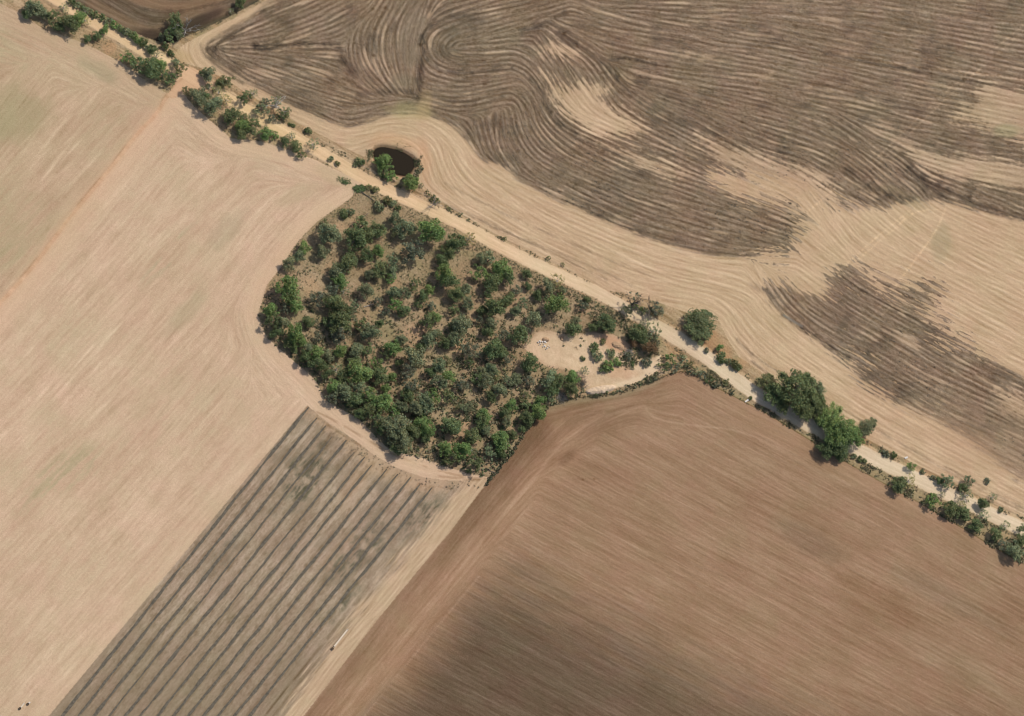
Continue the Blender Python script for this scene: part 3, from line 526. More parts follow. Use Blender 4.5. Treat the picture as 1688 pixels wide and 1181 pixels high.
# ---------------------------------------------------------------- tree shapes of unit crown radius, foot at the origin
def tube(vs, fs, p, q, r0, r1, n=6):
    p = np.array(p, float); q = np.array(q, float); d = q - p; L = np.linalg.norm(d) + 1e-9; d /= L
    a = np.cross(d, (0, 0, 1.0) if abs(d[2]) < .9 else (1.0, 0, 0)); a /= np.linalg.norm(a); b = np.cross(d, a); i0 = len(vs)
    for c, r in ((p, r0), (q, r1)):
        for k in range(n):
            t = 2*math.pi*k/n; vs.append(tuple(c + r*(math.cos(t)*a + math.sin(t)*b)))
    for k in range(n): fs.append((i0 + k, i0 + (k + 1) % n, i0 + n + (k + 1) % n, i0 + n + k))
    fs.append(tuple(i0 + n + k for k in range(n)))
def limb_path(vs, fs, pts, r0, r1):
    n = len(pts) - 1
    for i in range(n): tube(vs, fs, pts[i], pts[i + 1], r0 + (r1 - r0)*i/n, r0 + (r1 - r0)*(i + 1)/n)
def leaf_mesh(name, clumps, per, size, rnd, flat=.5):
    """clumps: (centre, radius, brightness). Many leaf-sized faces spread over each clump."""
    V, T = [], []
    for c, r, br in clumps:
        n = int(per*(.7 + .6*rnd.rand()))
        d = rnd.randn(n, 3); d /= np.linalg.norm(d, axis=1)[:, None]; d[:, 2] = np.where(d[:, 2] < -.35, -d[:, 2], d[:, 2])
        pos = np.array(c) + d*(r*(.55 + .5*rnd.rand(n)))[:, None]*np.array((1, 1, .8))
        nn = d*.6 + rnd.randn(n, 3)*.55 + np.array((0, 0, flat)); nn /= np.linalg.norm(nn, axis=1)[:, None]
        a = np.cross(nn, rnd.randn(n, 3)); a /= np.linalg.norm(a, axis=1)[:, None]; b = np.cross(nn, a)
        s = (size*(.6 + .8*rnd.rand(n)))[:, None]; e = s*(.45 + .3*rnd.rand(n))[:, None]
        V.append(np.stack([pos - a*s, pos + b*e, pos + a*s, pos - b*e], 1).reshape(-1, 3))
        t = br*(.72 + .56*rnd.rand(n)); w = rnd.randn(n)*.10
        T.append(np.stack([t*(1 + w), t, t*(1 - .8*w), np.ones(n)], 1))
    V = np.vstack(V).astype(np.float32); T = np.vstack(T).astype(np.float32); nf = len(T)
    me = bpy.data.meshes.new(name); me.vertices.add(nf*4); me.vertices.foreach_set('co', V.ravel()); me.loops.add(nf*4)
    me.loops.foreach_set('vertex_index', np.arange(nf*4, dtype=np.int32)); me.polygons.add(nf)
    me.polygons.foreach_set('loop_start', np.arange(0, nf*4, 4, dtype=np.int32)); me.polygons.foreach_set('loop_total', np.full(nf, 4, np.int32)); me.update(calc_edges=True)
    at = me.attributes.new('leaf_tint', 'FLOAT_COLOR', 'FACE'); at.data.foreach_set('color', T.ravel()); me.materials.append(LEAF)
    return me
def mesh_of(name, vs, fs, mat):
    me = bpy.data.meshes.new(name); me.from_pydata(vs, [], fs); me.materials.append(mat); me.update(); return me

HC = 1.0                                        # crown centre height over crown radius
def grow(seed, lobes, n_cl, rc, per, size, spread=.58, bark=BARK):
    """one tree: (trunk mesh, crown mesh)"""
    r = np.random.RandomState(seed); vs, fs = [], []
    fork = np.array((r.randn()*.05, r.randn()*.05, .5 + .12*r.rand()))
    limb_path(vs, fs, [(0, 0, -.05), (fork[0]*.6, fork[1]*.6, .25), tuple(fork)], .075, .055)
    L = []; a0 = r.rand()*6.3
    for i in range(lobes):
        a = a0 + 6.283*i/lobes + r.randn()*.28; rad = spread*(.72 + .45*r.rand()); z = HC - .10 + .26*r.rand() - .28*rad
        if i == lobes - 1 and lobes > 4: rad = .1; z = HC + .34
        L.append((np.array((math.cos(a)*rad, math.sin(a)*rad, z)), .34 + .16*r.rand()))
    cl = []
    for c, R in L:
        mid = fork*.5 + c*.5 + r.randn(3)*.05; limb_path(vs, fs, [tuple(fork), tuple(mid), tuple(c)], .042, .014)
        br0 = .88 + .24*r.rand()
        for k in range(n_cl):
            d = r.randn(3); d /= np.linalg.norm(d); d[2] = abs(d[2])*1.0 - .25
            p = c + d*R*(.62 + .45*r.rand())*np.array((1, 1, .85)); cl.append((p, rc*(.7 + .6*r.rand()), br0*(.8 + .4*r.rand())))
            if k % 3 == 0: tube(vs, fs, tuple(c), tuple(p), .012, .004, 4)
    # scale so that the crown edge sits at 1
    ext = np.percentile([np.hypot(p[0], p[1]) + q*.8 for p, q, _ in cl], 88)
    return mesh_of('trunk', vs, fs, bark), leaf_mesh('crown', [((p[0]/ext, p[1]/ext, p[2]), q, b) for p, q, b in cl], per, size, r)
DENSE = [grow(10 + i, 5 + i % 3, 11, .25, 40, .062, .54) for i in range(7)]
OPEN = [grow(30 + i, 6 + i % 2, 7, .19, 28, .062, .62) for i in range(4)]
LACY = [grow(50 + i, 7, 6, .15, 17, .056, .70, PALEBARK) for i in range(4)]
BIG = [grow(70 + i, 11, 15, .17, 40, .042, .60) for i in range(3)]
ROUND = [grow(80 + i, 10, 15, .20, 46, .05, .50) for i in range(2)]
def bush(seed, n, rc, per, size):
    r = np.random.RandomState(seed); cl = []
    for k in range(n):
        a = r.rand()*6.283; q = math.sqrt(r.rand())*.74; cl.append(((math.cos(a)*q, math.sin(a)*q, .18 + .5*(1 - q)*(.6 + .6*r.rand())), rc*(.7 + .6*r.rand()), .75 + .5*r.rand()))
    return leaf_mesh('shrub', cl, per, size, r)
BUSH = [bush(90 + i, 16, .30, 26, .12) for i in range(4)]; THIN = [bush(100 + i, 12, .24, 14, .11) for i in range(3)]
def bare(seed, mat):                             # leafless tree
    r = np.random.RandomState(seed); vs, fs = [], []
    limb_path(vs, fs, [(0, 0, -.05), (.02, .03, .4)], .07, .06)
    for i in range(7):
        a = 6.283*i/7 + r.randn()*.25; e = .5 + .6*r.rand(); p = np.array((.02, .03, .4)); d = np.array((math.cos(a)*math.cos(e), math.sin(a)*math.cos(e), math.sin(e)))
        pts = [p]
        for k in range(3): d = d + r.randn(3)*.22; d /= np.linalg.norm(d); pts.append(pts[-1] + d*.42)
        limb_path(vs, fs, [tuple(q) for q in pts], .045, .014)
        for k in (1, 2, 3):
            for j in range(3):
                d2 = d + r.randn(3)*.6; d2 /= np.linalg.norm(d2); limb_path(vs, fs, [tuple(pts[k]), tuple(pts[k] + d2*.22), tuple(pts[k] + d2*.40 + r.randn(3)*.05)], .02, .006)
    return mesh_of('trunk', vs, fs, mat)

# ---------------------------------------------------------------- where every tree stands: x, y, crown radius, tone
# tones: b bright green, d dark green, g grey green, o olive, s sparse grey green, y thin yellowish, l thin light green
WOODLOT = """543 385 22 g;534 368 9 o;501 407 12 b;493 421 11 g;477 433 13 g;531 414 13 g;588 392 22 d;598 370 15 d;580 414 13 d;574 433 17 d;617 382 12 g;
651 359 13 g;670 377 20 g;651 383 10 o;624 379 15 d;607 388 15 d;711 382 25 b;753 401 19 d;774 392 13 y;740 414 14 d;729 428 12 d;681 416 22 s;624 414 12 b;605 421 13 d;647 431 14 g;794 427 11 g;
807 427 14 g;827 443 17 b;792 450 16 b;837 456 14 d;811 465 17 d;804 484 12 d;869 452 9 d;870 472 7 d;920 461 14 y;904 474 16 g;927 480 10 g;887 486 10 d;852 478 9 s;842 490 10 d;916 503 21 b;862 501 11 g;816 506 18 d;833 496 12 d;795 512 10 d;849 512 10 g;961 504 11 s;968 494 6 d;
477 475 24 b;486 502 15 b;470 509 12 s;447 511 14 b;450 529 16 d;466 533 15 g;486 549 18 b;456 549 12 d;508 531 10 d;556 447 15 g;560 462 14 b;548 480 15 s;527 490 15 s;547 497 16 d;568 479 11 l;562 511 18 d;584 505 11 g;546 531 14 d;562 528 20 d;579 521 14 g;604 479 15 g;595 535 13 d;606 547 15 g;562 549 17 s;610 452 10 g;
626 446 15 d;647 447 12 g;644 459 10 b;682 467 13 d;650 483 14 g;666 483 13 g;650 501 14 b;664 511 12 d;708 477 10 b;697 489 11 d;688 502 9 d;734 450 19 b;740 465 17 d;751 484 15 d;766 477 13 g;710 505 9 s;772 501 12 g;749 512 10 d;705 530 16 d;717 522 11 b;760 534 17 g;747 541 10 d;714 552 13 g;754 555 13 g;622 496 10 s;636 514 9 s;625 533 8 d;614 549 16 g;790 527 8 s;
882 527 15 g;856 550 18 d;868 558 11 l;810 533 13 g;804 546 13 d;831 553 12 s;814 574 19 d;828 579 11 d;944 542 14 d;948 532 10 g;872 598 16 d;836 594 10 s;810 609 13 g;795 612 10 g;
493 562 14 b;477 565 11 d;508 574 12 g;486 573 10 d;521 583 16 b;503 588 13 d;522 598 14 d;541 587 12 g;561 579 13 b;588 577 13 g;555 608 13 l;540 616 11 d;531 606 11 d;591 613 21 b;566 622 12 d;586 597 12 d;550 637 13 b;566 647 18 g;546 656 12 s;592 641 16 g;586 659 16 d;607 653 16 b;524 557 10 s;556 554 13 s;
605 578 13 d;647 573 14 b;636 584 10 d;622 599 12 b;607 611 12 g;627 618 14 d;647 621 9 b;682 587 20 g;673 611 14 s;658 599 8 d;694 574 9 d;662 560 11 g;708 559 13 g;722 551 10 d;734 566 12 d;747 561 12 g;775 576 16 s;790 583 9 l;775 597 9 d;709 613 11 d;726 602 13 g;736 596 10 o;739 621 12 b;723 630 16 g;677 637 14 s;673 650 13 d;788 623 14 d;760 634 13 s;742 653 13 d;713 653 15 b;703 666 17 g;631 661 18 b;612 655 13 g;663 670 12 g;636 640 9 b;764 673 10 g;
801 626 14 g;816 618 10 o;839 629 13 g;851 624 10 g;870 626 13 s;906 626 17 g;920 631 15 d;944 622 13 b;963 611 10 l;942 641 15 d;912 642 13 d;824 642 14 g;810 655 11 d;865 651 12 o;843 667 11 b;890 662 13 b;908 657 10 g;888 680 14 b;831 680 12 d;868 669 10 d;869 690 13 d;798 686 14 b;836 695 10 g;
609 676 14 d;593 681 10 d;621 690 15 d;650 679 14 b;636 699 15 g;627 706 11 d;656 704 20 g;676 711 17 d;650 722 15 g;666 730 19 g;656 741 12 d;641 728 8 s;695 696 14 b;705 709 14 b;703 721 11 d;686 673 14 g;692 674 12 d;
744 702 17 d;778 719 14 d;794 696 14 d;800 709 9 g;735 741 15 b;761 740 17 b;746 753 16 d;778 742 9 l;785 764 15 d;806 745 13 g;826 727 18 b;825 748 11 d;860 707 8 d;846 718 8 d;756 672 8 o;774 672 9 g"""
def parse(t): return [(float(a[0]), float(a[1]), float(a[2]), a[3]) for a in (x.split() for x in t.replace('\n', '').split(';')) if len(a) == 4]
TONE = {'b': ('bright green', (.172, .244, .075)), 'd': ('dark green', (.138, .170, .067)), 'g': ('grey-green', (.200, .222, .112)), 'o': ('olive', (.19, .19, .08)), 's': ('sparse grey-green', (.155, .165, .098)), 'y': ('thin yellowish', (.34, .31, .13)), 'l': ('thin light green', (.20, .24, .115)), 'r': ('rusty brown', (.20, .115, .055))}
tr = np.random.RandomState(3); PROTO = {}
def ground_z(px, py):
    i = int(np.clip((px - X0)/CELL, 0, NX - 1)); j = int(np.clip((py - Y0)/CELL, 0, NY - 1)); return float(Z[j, i])
def stand(name, label, px, py, rp, tone, cat='tree', group=None, kind=None, hk=1.0):
    """a tree whose crown is centred over survey point (px, py): trunk and crown under one root at its foot"""
    R = rp*MPP; kind = kind or {'s': 'OPEN', 'y': 'LACY', 'l': 'LACY', 'o': 'OPEN'}.get(tone, 'DENSE')
    kind = 'OPEN' if kind == 'DENSE' and rp < 17 and tr.rand() < .3 else kind; pool = {'OPEN': OPEN, 'LACY': LACY, 'DENSE': DENSE, 'BIG': BIG, 'ROUND': ROUND}[kind]; tm, cm = pool[tr.randint(len(pool))]
    hz = HC*R*hk*(.90 + .2*tr.rand()); x, y = ground(px, py, hz)
    o = bpy.data.objects.new(name, None); COL.objects.link(o); o.empty_display_size = .5
    o.location = (float(x), float(y), ground_z(px, py)); o.rotation_euler = (0, 0, tr.rand()*6.283); s = R*(.99 if group == 'trees of the wood' else 1.05); o.scale = (s, s*(.80 + .34*tr.rand()), hz/HC)
    o['label'] = label; o['category'] = cat
    if group: o['group'] = group
    c = np.array(TONE[tone][1])*(.86 + .28*tr.rand()); c[0] *= .92 + .16*tr.rand()
    for nm, me in (('trunk', tm), ('crown', cm)):
        key = (nm, me.name)
        if key not in PROTO: PROTO[key] = bpy.data.objects.new(nm, me); ch = PROTO[key]
        else: ch = PROTO[key].copy()
        COL.objects.link(ch); ch.parent = o; ch.color = (float(c[0]), float(c[1]), float(c[2]), 1)
    return o
def shrub(label, px, py, rp, tone, group=None, thin=False):
    pool = THIN if thin else BUSH; me = pool[tr.randint(len(pool))]; R = rp*MPP
    x, y = ground(px, py, R*.45); o = bpy.data.objects.new('shrub', me); COL.objects.link(o)
    o.location = (float(x), float(y), ground_z(px, py) - .03); o.rotation_euler = (0, 0, tr.rand()*6.283); s = R*1.1; o.scale = (s, s*(.85 + .3*tr.rand()), s*(.95 + .3*tr.rand()))
    c = np.array(TONE[tone][1])*(.86 + .28*tr.rand()); o.color = (float(c[0]), float(c[1]), float(c[2]), 1); o['label'] = label; o['category'] = 'shrub'
    if group: o['group'] = group
    return o

# wood: every label says look, size and where in the wood; look-alikes in one spot are told apart by their order from the road
trees = parse(WOODLOT)
U = np.array((.873, .487)); V = np.array((-.487, .873)); O = np.array((597.0, 300.0))
def band(v, cuts, names):
    for c, nm in zip(cuts, names):
        if v < c: return nm
    return names[-1]
def size_word(r): return 'small' if r < 10.5 else 'medium' if r < 14.5 else 'large' if r < 19 else 'huge'
sect = {}
for t in trees:
    p = np.array(t[:2]) - O; u = p @ U; v = p @ V
    dw = min(np.hypot(t[0] - a, t[1] - b) for a, b in resample(EDGE_W, 6)); dc = min(np.hypot(t[0] - a, t[1] - b) for a, b in resample(EDGE_C[3:9], 6)); dcl = min(np.hypot(t[0] - a, t[1] - b) for a, b in resample(P_CLEAR, 6))
    if dcl < 24: sp = 'beside the pale clearing'
    elif dc < 26: sp = "on the wood's ploughed field edge"
    elif dw < 30 and u < 40 and v < 150: sp = "on the wood's edge towards the pond"
    elif dw < 30 and v < 230: sp = "at the wood's western tip"
    elif dw < 30 and u < 130: sp = "on the wood's long stubble edge"
    elif dw < 30: sp = "on the wood's striped field edge"
    else:
        a = band(u, (50, 120, 195, 270), ('pond end', 'pond half', 'middle', 'clearing half', 'clearing end')); b = band(v, (70, 140, 210, 290), ('roadside', 'second', 'central', 'fourth', 'far'))
        w = {'roadside': 'roadside', 'second': 'front', 'central': 'central', 'fourth': 'back', 'far': 'rear'}[b]
        sp = "in the wood's %s %s" % (w, a)
    sect.setdefault((TONE[t[3]][0], size_word(t[2]), sp), []).append((v, t))
ORD = ['nearest the road'] + [w + ' nearest the road' for w in 'second third fourth fifth sixth seventh eighth ninth tenth'.split()]
for (tn, sw, sp), lst in sect.items():
    lst.sort(key=lambda q: q[0])
    for i, (v, t) in enumerate(lst):
        lab = '%s %s gum tree %s' % (sw, tn, sp) if len(lst) == 1 else '%s %s tree %s, %s' % (sw, tn, sp, ORD[i])
        stand('gum_tree', lab, *t, group='trees of the wood')
# ---------------------------------------------------------------- trees and shrubs along the road, each told apart by look, spot and order from the red turning area
JX, JY = 316.0, 128.0
def label_row(rows, noun, phrase, ref='the turning area', at=(JX, JY)):
    d = {}
    for t in rows: d.setdefault((TONE[t[3]][0], size_word(t[2])), []).append(t)
    out = []
    for (tn, sw), l in d.items():
        l.sort(key=lambda t: np.hypot(t[0] - at[0], t[1] - at[1]))
        for i, t in enumerate(l):
            w = '' if len(l) == 1 else (', nearest ' if i == 0 else ', %s from ' % ['', 'second', 'third', 'fourth', 'fifth', 'sixth', 'seventh', 'eighth', 'ninth', 'tenth', 'eleventh', 'twelfth', 'thirteenth', 'fourteenth'][i]) + ref
            out.append((t, '%s %s %s %s%s' % (sw, tn, noun, phrase, w)))
    return out
def row_of_trees(txt, phrase, group, name='gum_tree', ref='the turning area', at=(JX, JY), kind=None, hk=.88):
    for t, lab in label_row(parse(txt), 'tree', phrase, ref, at): stand(name, lab, *t, group=group, kind=kind, hk=hk)
def row_of_shrubs(txt, phrase, group, thin=False, ref='the turning area', at=(JX, JY), sh=(0, 0)):
    for t, lab in label_row(parse(txt), 'shrub', phrase, ref, at): shrub(lab, t[0] + sh[0], t[1] + sh[1], *t[2:], group=group, thin=thin)

row_of_trees('57 14 17 g;44 22 9 d;74 22 11 g;91 31 15 d;105 12 9 l;114 38 17 d;129 31 13 b;140 19 9 l;141 33 9 y;97 46 9 d', "by the road's upper end", 'roadside trees at the upper end')  # second crown is a dark tree added where only a shadow lies
row_of_trees('172 49 9 b;160 59 9 d;144 65 8 d', 'in the short upper row', 'roadside trees at the upper end')
row_of_trees('212 96 12 b;232 104 16 d;250 113 17 d;270 123 16 d;283 129 12 d;262 106 12 b;296 114 13 o;290 104 8 g;252 82 9 d;258 92 10 l', 'in the dense clump above the track', 'clump of trees above the red turning area')
row_of_trees('291 40 17 d;279 57 14 d;292 54 11 g', 'in the dark corner by the brown field', 'trees in the brown field corner', ref='the road', at=(230, 80))
row_of_trees('345 122 13 g;336 119 8 d;374 133 12 o;364 137 9 d', 'beside the pale headland', 'trees beside the pale headland')
row_of_trees('309 150 9 o;326 158 15 g;348 173 18 g;339 159 10 d;346 144 7 l;361 152 11 y;373 164 11 y;382 192 15 d;403 192 9 o;400 207 13 b;416 210 15 d;397 219 11 d;438 221 13 b;453 224 8 b', 'in the belt along the stubble field', 'tree belt below the turning area')
row_of_trees('403 161 13 d;417 154 9 l;432 177 14 g;440 167 8 s;457 166 8 l;465 190 12 d;474 183 7 g;447 195 8 s', 'between road and headland', 'trees between road and headland')
row_of_trees('481 224 8 l;469 233 9 d;487 242 11 d;497 254 9 d;517 238 11 l', 'at the belt end', 'trees at the belt end')
row_of_trees('634 265 17 b;635 281 11 d;646 289 12 b', "at the pond's near corner", 'trees by the pond', ref='the pond', at=(660, 262))
stand('gum_tree', 'round bright green tree standing alone just below the pond', 677, 302, 13, 'b', kind='ROUND')
stand('gum_tree', 'big round lone tree beside the road past the clearing', 1153, 536, 27, 'd', kind='ROUND', hk=.5)
row_of_trees('1000 533 17 d;1035 511 12 g;1081 511 13 s;1053 550 16 d;1077 546 16 l;1064 533 9 l;1071 574 13 r;1059 562 12 d;1044 564 9 r;978 540 9 d', 'where the clearing meets the road', 'trees at the clearing entrance')
row_of_trees('1314 638 33 d;1265 630 15 o;1281 650 21 d;1339 662 21 d;1352 673 17 d;1357 691 14 d;1326 676 19 d;1348 644 14 g;1291 668 14 d;1372 692 25 b;1384 711 25 b;1406 718 19 b;1429 705 16 g;1438 697 9 g;1382 733 20 d;1362 742 15 d;1385 748 13 d', 'in the big clump straddling the road', 'big clump straddling the road', kind='BIG')  # next-to-last crown is a dark tree added where the clump's shadow falls
row_of_trees('1484 799 15 d;1499 792 12 y;1503 769 9 b', 'in the small clump past the big one', 'small roadside clump')
row_of_trees('1539 825 14 b;1553 815 6 l;1561 793 13 g;1548 792 7 d;1598 793 10 g;1589 804 9 d;1593 816 13 l;1568 838 14 d;1589 847 14 d;1584 832 9 y;1610 866 12 d;1621 850 10 l;1621 830 11 d;1637 819 8 l;1642 879 13 d;1657 866 10 l;1652 896 10 s;1672 908 18 g;1684 890 12 d;1684 872 9 d', "in the road's lower end row", 'straggling row at the lower road end')
stand('gum_tree', 'dark tree cut by the top edge at the brown field corner', 397, 3, 11, 'd')
stand('sapling', 'little pale tree in the hedge line right of the brown field', 380, 18, 6, 'l', cat='tree')
stand('sapling', 'little sapling beside the pale headland near its bend', 302, 66, 5, 'o', cat='tree') if False else None
stand('sapling', 'little round green sapling above the dark shrub below the lone tree', 1187, 573, 7, 'b', cat='tree')

row_of_shrubs(';'.join('%d %d %d %s' % q for q in [(118, 3, 7, 'd'), (127, 9, 7, 'g'), (137, 14, 7, 'd'), (147, 19, 7, 'g'), (157, 24, 8, 'd'), (168, 29, 7, 'd'), (179, 35, 8, 'g'), (189, 41, 8, 'b'), (199, 47, 8, 'd'), (208, 53, 9, 'g'), (217, 58, 9, 'd'), (226, 65, 9, 'b'), (236, 71, 9, 'd'), (245, 78, 8, 'g'), (272, 76, 7, 'd'), (266, 64, 7, 's'), (281, 88, 7, 'd')]), 'in the brown field hedge', 'hedge between road and brown field')
row_of_shrubs('567 353 9 d;578 349 8 g;625 341 11 g;608 309 6 o;619 313 7 o;639 330 9 o;648 336 7 g;656 343 6 d', "at the wood's tip by the road", "shrubs at the wood's tip", ref='the pond', at=(650, 280))
row_of_shrubs('594 266 8 d;586 272 5 g;666 297 5 g', 'by the road near the pond', 'shrubs near the pond', ref='the pond', at=(660, 262))
row_of_shrubs('682 303 5 d;692 311 5 g;703 323 6 d;710 331 7 d;718 337 6 d;737 349 5 d;756 358 5 g;770 368 4 g;829 399 5 d;901 431 5 d;925 441 4 d', "on the pale headland's verge", 'small shrubs on the far verge', ref='the pond', at=(660, 262), sh=(3, -5), thin=True)
row_of_shrubs('979 573 10 d;994 563 6 o;985 587 10 g;1008 583 9 g;1003 602 12 b;996 608 9 d;1018 597 8 b;961 591 5 d;1035 587 8 s;1066 597 9 s;1043 600 5 d', 'inside the pale clearing', 'shrubs inside the clearing', ref='the road', at=(1085, 550))
row_of_shrubs('1107 591 12 b;1094 605 13 d;1125 596 12 g;1112 607 10 s;1140 602 9 o;1150 612 9 g;1160 620 10 s;1170 627 9 d;1181 634 8 s;1196 629 8 o;1207 645 6 s;1138 614 7 s', 'by the ploughed field corner', 'shrubs at the ploughed field corner', ref='the clearing', at=(1060, 600), thin=True)
row_of_shrubs('1190 590 11 d;1211 601 10 o;1216 606 8 d;1165 578 5 s;1202 596 7 g', 'on the verge below the lone round tree', 'shrubs below the lone tree', ref='the lone tree', at=(1153, 536))
row_of_shrubs('1460 748 7 s;1474 751 7 d;1418 757 6 d;1408 752 6 g;1425 760 5 d;1627 793 6 s;1650 841 6 g;1520 778 5 g;1538 787 5 s', 'on the verge past the big clump', 'shrubs past the big clump', ref='the big clump', at=(1380, 720))
row_of_shrubs('508 216 7 d;343 142 5 s;352 150 4 s;545 262 6 g;556 270 5 o;478 205 4 d;484 207 4 d', 'by the road above the pond', 'shrubs between turning area and pond', thin=False)
row_of_shrubs('1059 513 7 d;1046 505 7 d', 'under the leafless tree by the road', 'shrubs under the leafless tree', ref='the leafless tree', at=(1036, 500))

def dead_tree(label, px, py, h, mat, seed, lean=(0, 0), leafy=None, r=6):
    x, y = ground(px, py, 0); o = bpy.data.objects.new('dead_tree', None); COL.objects.link(o); o.location = (float(x), float(y), ground_z(px, py)); o.rotation_euler = (lean[1], lean[0], seed*1.3); s = h/1.6; o.scale = (s, s, s)
    o['label'] = label; o['category'] = 'tree'; o['group'] = 'leafless and dying trees'
    c = bpy.data.objects.new('trunk', bare(seed, mat)); COL.objects.link(c); c.parent = o
    if leafy:
        q = np.random.RandomState(seed); cl = [((q.randn()*.5, q.randn()*.5, 1.1 + .35*q.rand()), .14, .8 + .4*q.rand()) for _ in range(9)]
        c = bpy.data.objects.new('crown', leaf_mesh('crown', cl, 20, .06, q)); COL.objects.link(c); c.parent = o; c.color = tuple(TONE[leafy][1]) + (1,)
GREYWOOD = plain('dark grey wood', (.13, .11, .09))
dead_tree('leafless dark branching tree on the far verge opposite the clearing', 1040, 504, 9.5, GREYWOOD, 3, leafy='s')
dead_tree('half dead thin branching tree right of the leafless one', 1069, 513, 7.5, GREYWOOD, 4, leafy='s')
dead_tree('bleached bare tree beside the dark trees in the brown field corner', 304, 54, 8.5, DEADWOOD, 5)
dead_tree('slim bare grey tree on the far verge just below the pond', 713, 339, 5.0, DEADWOOD, 6)
dead_tree('pale stemmed half bare tree between road and headland', 454, 176, 7.0, PALEBARK, 7, leafy='l')

# ---------------------------------------------------------------- fallen wood, brush, rubble, heaps, troughs
def lift(name, vs, fs, mat, label=None, cat=None, parent=None, group=None):
    o = bpy.data.objects.new(name, mesh_of(name, vs, fs, mat)); COL.objects.link(o)
    if parent: o.parent = parent
    if label: o['label'] = label
    if cat: o['category'] = cat
    if group: o['group'] = group
    return o
def gp(px, py, z=0.0):
    x, y = ground(px, py, z); return np.array((float(x), float(y), z))
def log(label, a, b, r, mat, twigs=5, seed=0):
    q = np.random.RandomState(seed); A = gp(*a, r + .05); B_ = gp(*b, r + .15); vs, fs = [], []; m = A*.5 + B_*.5 + np.array((.15, -.1, .05))
    limb_path(vs, fs, [tuple(A), tuple(m), tuple(B_)], r, r*.45)
    for k in range(twigs):
        p = A + (B_ - A)*(.45 + .55*q.rand()); d = (B_ - A)/np.linalg.norm(B_ - A)*.8 + np.array((q.randn()*.8, q.randn()*.8, .25 + .3*q.rand())); limb_path(vs, fs, [tuple(p), tuple(p + d*.9), tuple(p + d*1.7)], r*.4, .03)
    lift('fallen_log', vs, fs, mat, label, 'log', group='fallen logs')
log("long thin fallen trunk on open ground at the wood's tip", (595, 316), (624, 336), .22, GREYWOOD, 4, 1)
log("short dark fallen branch near the wood's tip shrubs", (596, 360), (607, 351), .2, GREYWOOD, 3, 2)
log("dark fallen branch poking out of the wood by its bottom corner", (707, 747), (733, 724), .25, GREYWOOD, 6, 3)
log("forked fallen branch by the field fence below the wood", (815, 779), (803, 774), .2, GREYWOOD, 5, 4)
log("grey fallen branch inside the wood near its pond end", (600, 506), (616, 501), .22, DEADWOOD, 4, 5)
def brush(label, px, py, r, seed, mat):
    q = np.random.RandomState(seed); c = gp(px, py, .3); vs, fs = [], []
    for k in range(70):
        a = q.rand()*6.28; p = c + np.array((q.randn()*r*.45, q.randn()*r*.45, q.rand()*.7)); d = np.array((math.cos(a), math.sin(a), q.randn()*.25))*(.8 + q.rand()*1.1); tube(vs, fs, tuple(p - d), tuple(p + d), .06, .03, 4)
    lift('brush_pile', vs, fs, mat, label, 'brush pile', group='piles of dead brush')
brush('grey pile of dead brush beside the long pale heap', 960, 632, 3.2, 1, GREYWOOD); brush("pale grey dead brush on the wood's ploughed field edge", 926, 655, 2.6, 2, DEADWOOD)
brush('grey tangle of dead brush beside the rusty brown tree', 1036, 582, 1.8, 3, DEADWOOD)

WHITE_BLOCK = plain('broken pale concrete', (.56, .51, .45), .9, .2); EARTH = plain('loose brown earth', (.36, .235, .14), .95, .25, 1.5); PALE_EARTH = plain('loose pale sand', (.56, .42, .285), .95, .12, 1.2); RUST = plain('dark rusty steel', (.085, .06, .04), .7)
rq = np.random.RandomState(12)
def slab(parent, px, py, w, d, h, rot, tilt, mat, name='slab', z=.1):
    c = gp(px, py, 0); vs = []
    for k, (sx, sy, sz) in enumerate([(a, b, e) for e in (0, 1) for b in (-1, 1) for a in (-1, 1)]):
        x, y = sx*w/2*(.85 + .3*rq.rand()), sy*d/2*(.85 + .3*rq.rand()); zz = sz*h*(.85 + .3*rq.rand()) + x*math.tan(tilt)
        vs.append((c[0] + x*math.cos(rot) - y*math.sin(rot), c[1] + x*math.sin(rot) + y*math.cos(rot), z + zz))
    fs = [(0, 2, 3, 1), (4, 5, 7, 6), (0, 1, 5, 4), (2, 6, 7, 3), (0, 4, 6, 2), (1, 3, 7, 5)]
    return lift(name, vs, fs, mat, parent=parent)
def mound(name, pts, w, h, mat, label, cat, seed, nseg=26, parent=None):
    """a lumpy heap drawn along a line"""
    q = resample(pts, 2.0); n = len(q); vs, fs = [], []; r = np.random.RandomState(seed); m = 11
    for i in range(n):
        t = i/(n - 1); env = math.sqrt(max(0, 1 - (2*t - 1)**2))*.9 + .1*min(1, 8*min(t, 1 - t)); P = gp(q[i][0], q[i][1]); j = min(n - 2, i); dd = gp(*q[j + 1]) - gp(*q[j]); dd /= np.linalg.norm(dd) + 1e-9; nn = np.array((-dd[1], dd[0], 0))
        for k in range(m):
            s = -1 + 2*k/(m - 1); ww = w*env*(1 + .12*r.randn()*(abs(s) < .99)); zz = h*env*(1 - s*s)*(1 + .22*r.randn()) - .12*(abs(s) > .99); p = P + nn*s*ww; vs.append((p[0], p[1], zz))
    for i in range(n - 1):
        for k in range(m - 1): a = i*m + k; fs.append((a, a + 1, a + m + 1, a + m))
    o = lift(name, vs, fs, mat, label, cat, parent)
    for p in o.data.polygons: p.use_smooth = True
    return o
heap = bpy.data.objects.new('rubble_heap', None); COL.objects.link(heap); heap['label'] = 'scatter of broken white slabs beside brown dirt in the clearing'; heap['category'] = 'rubble'
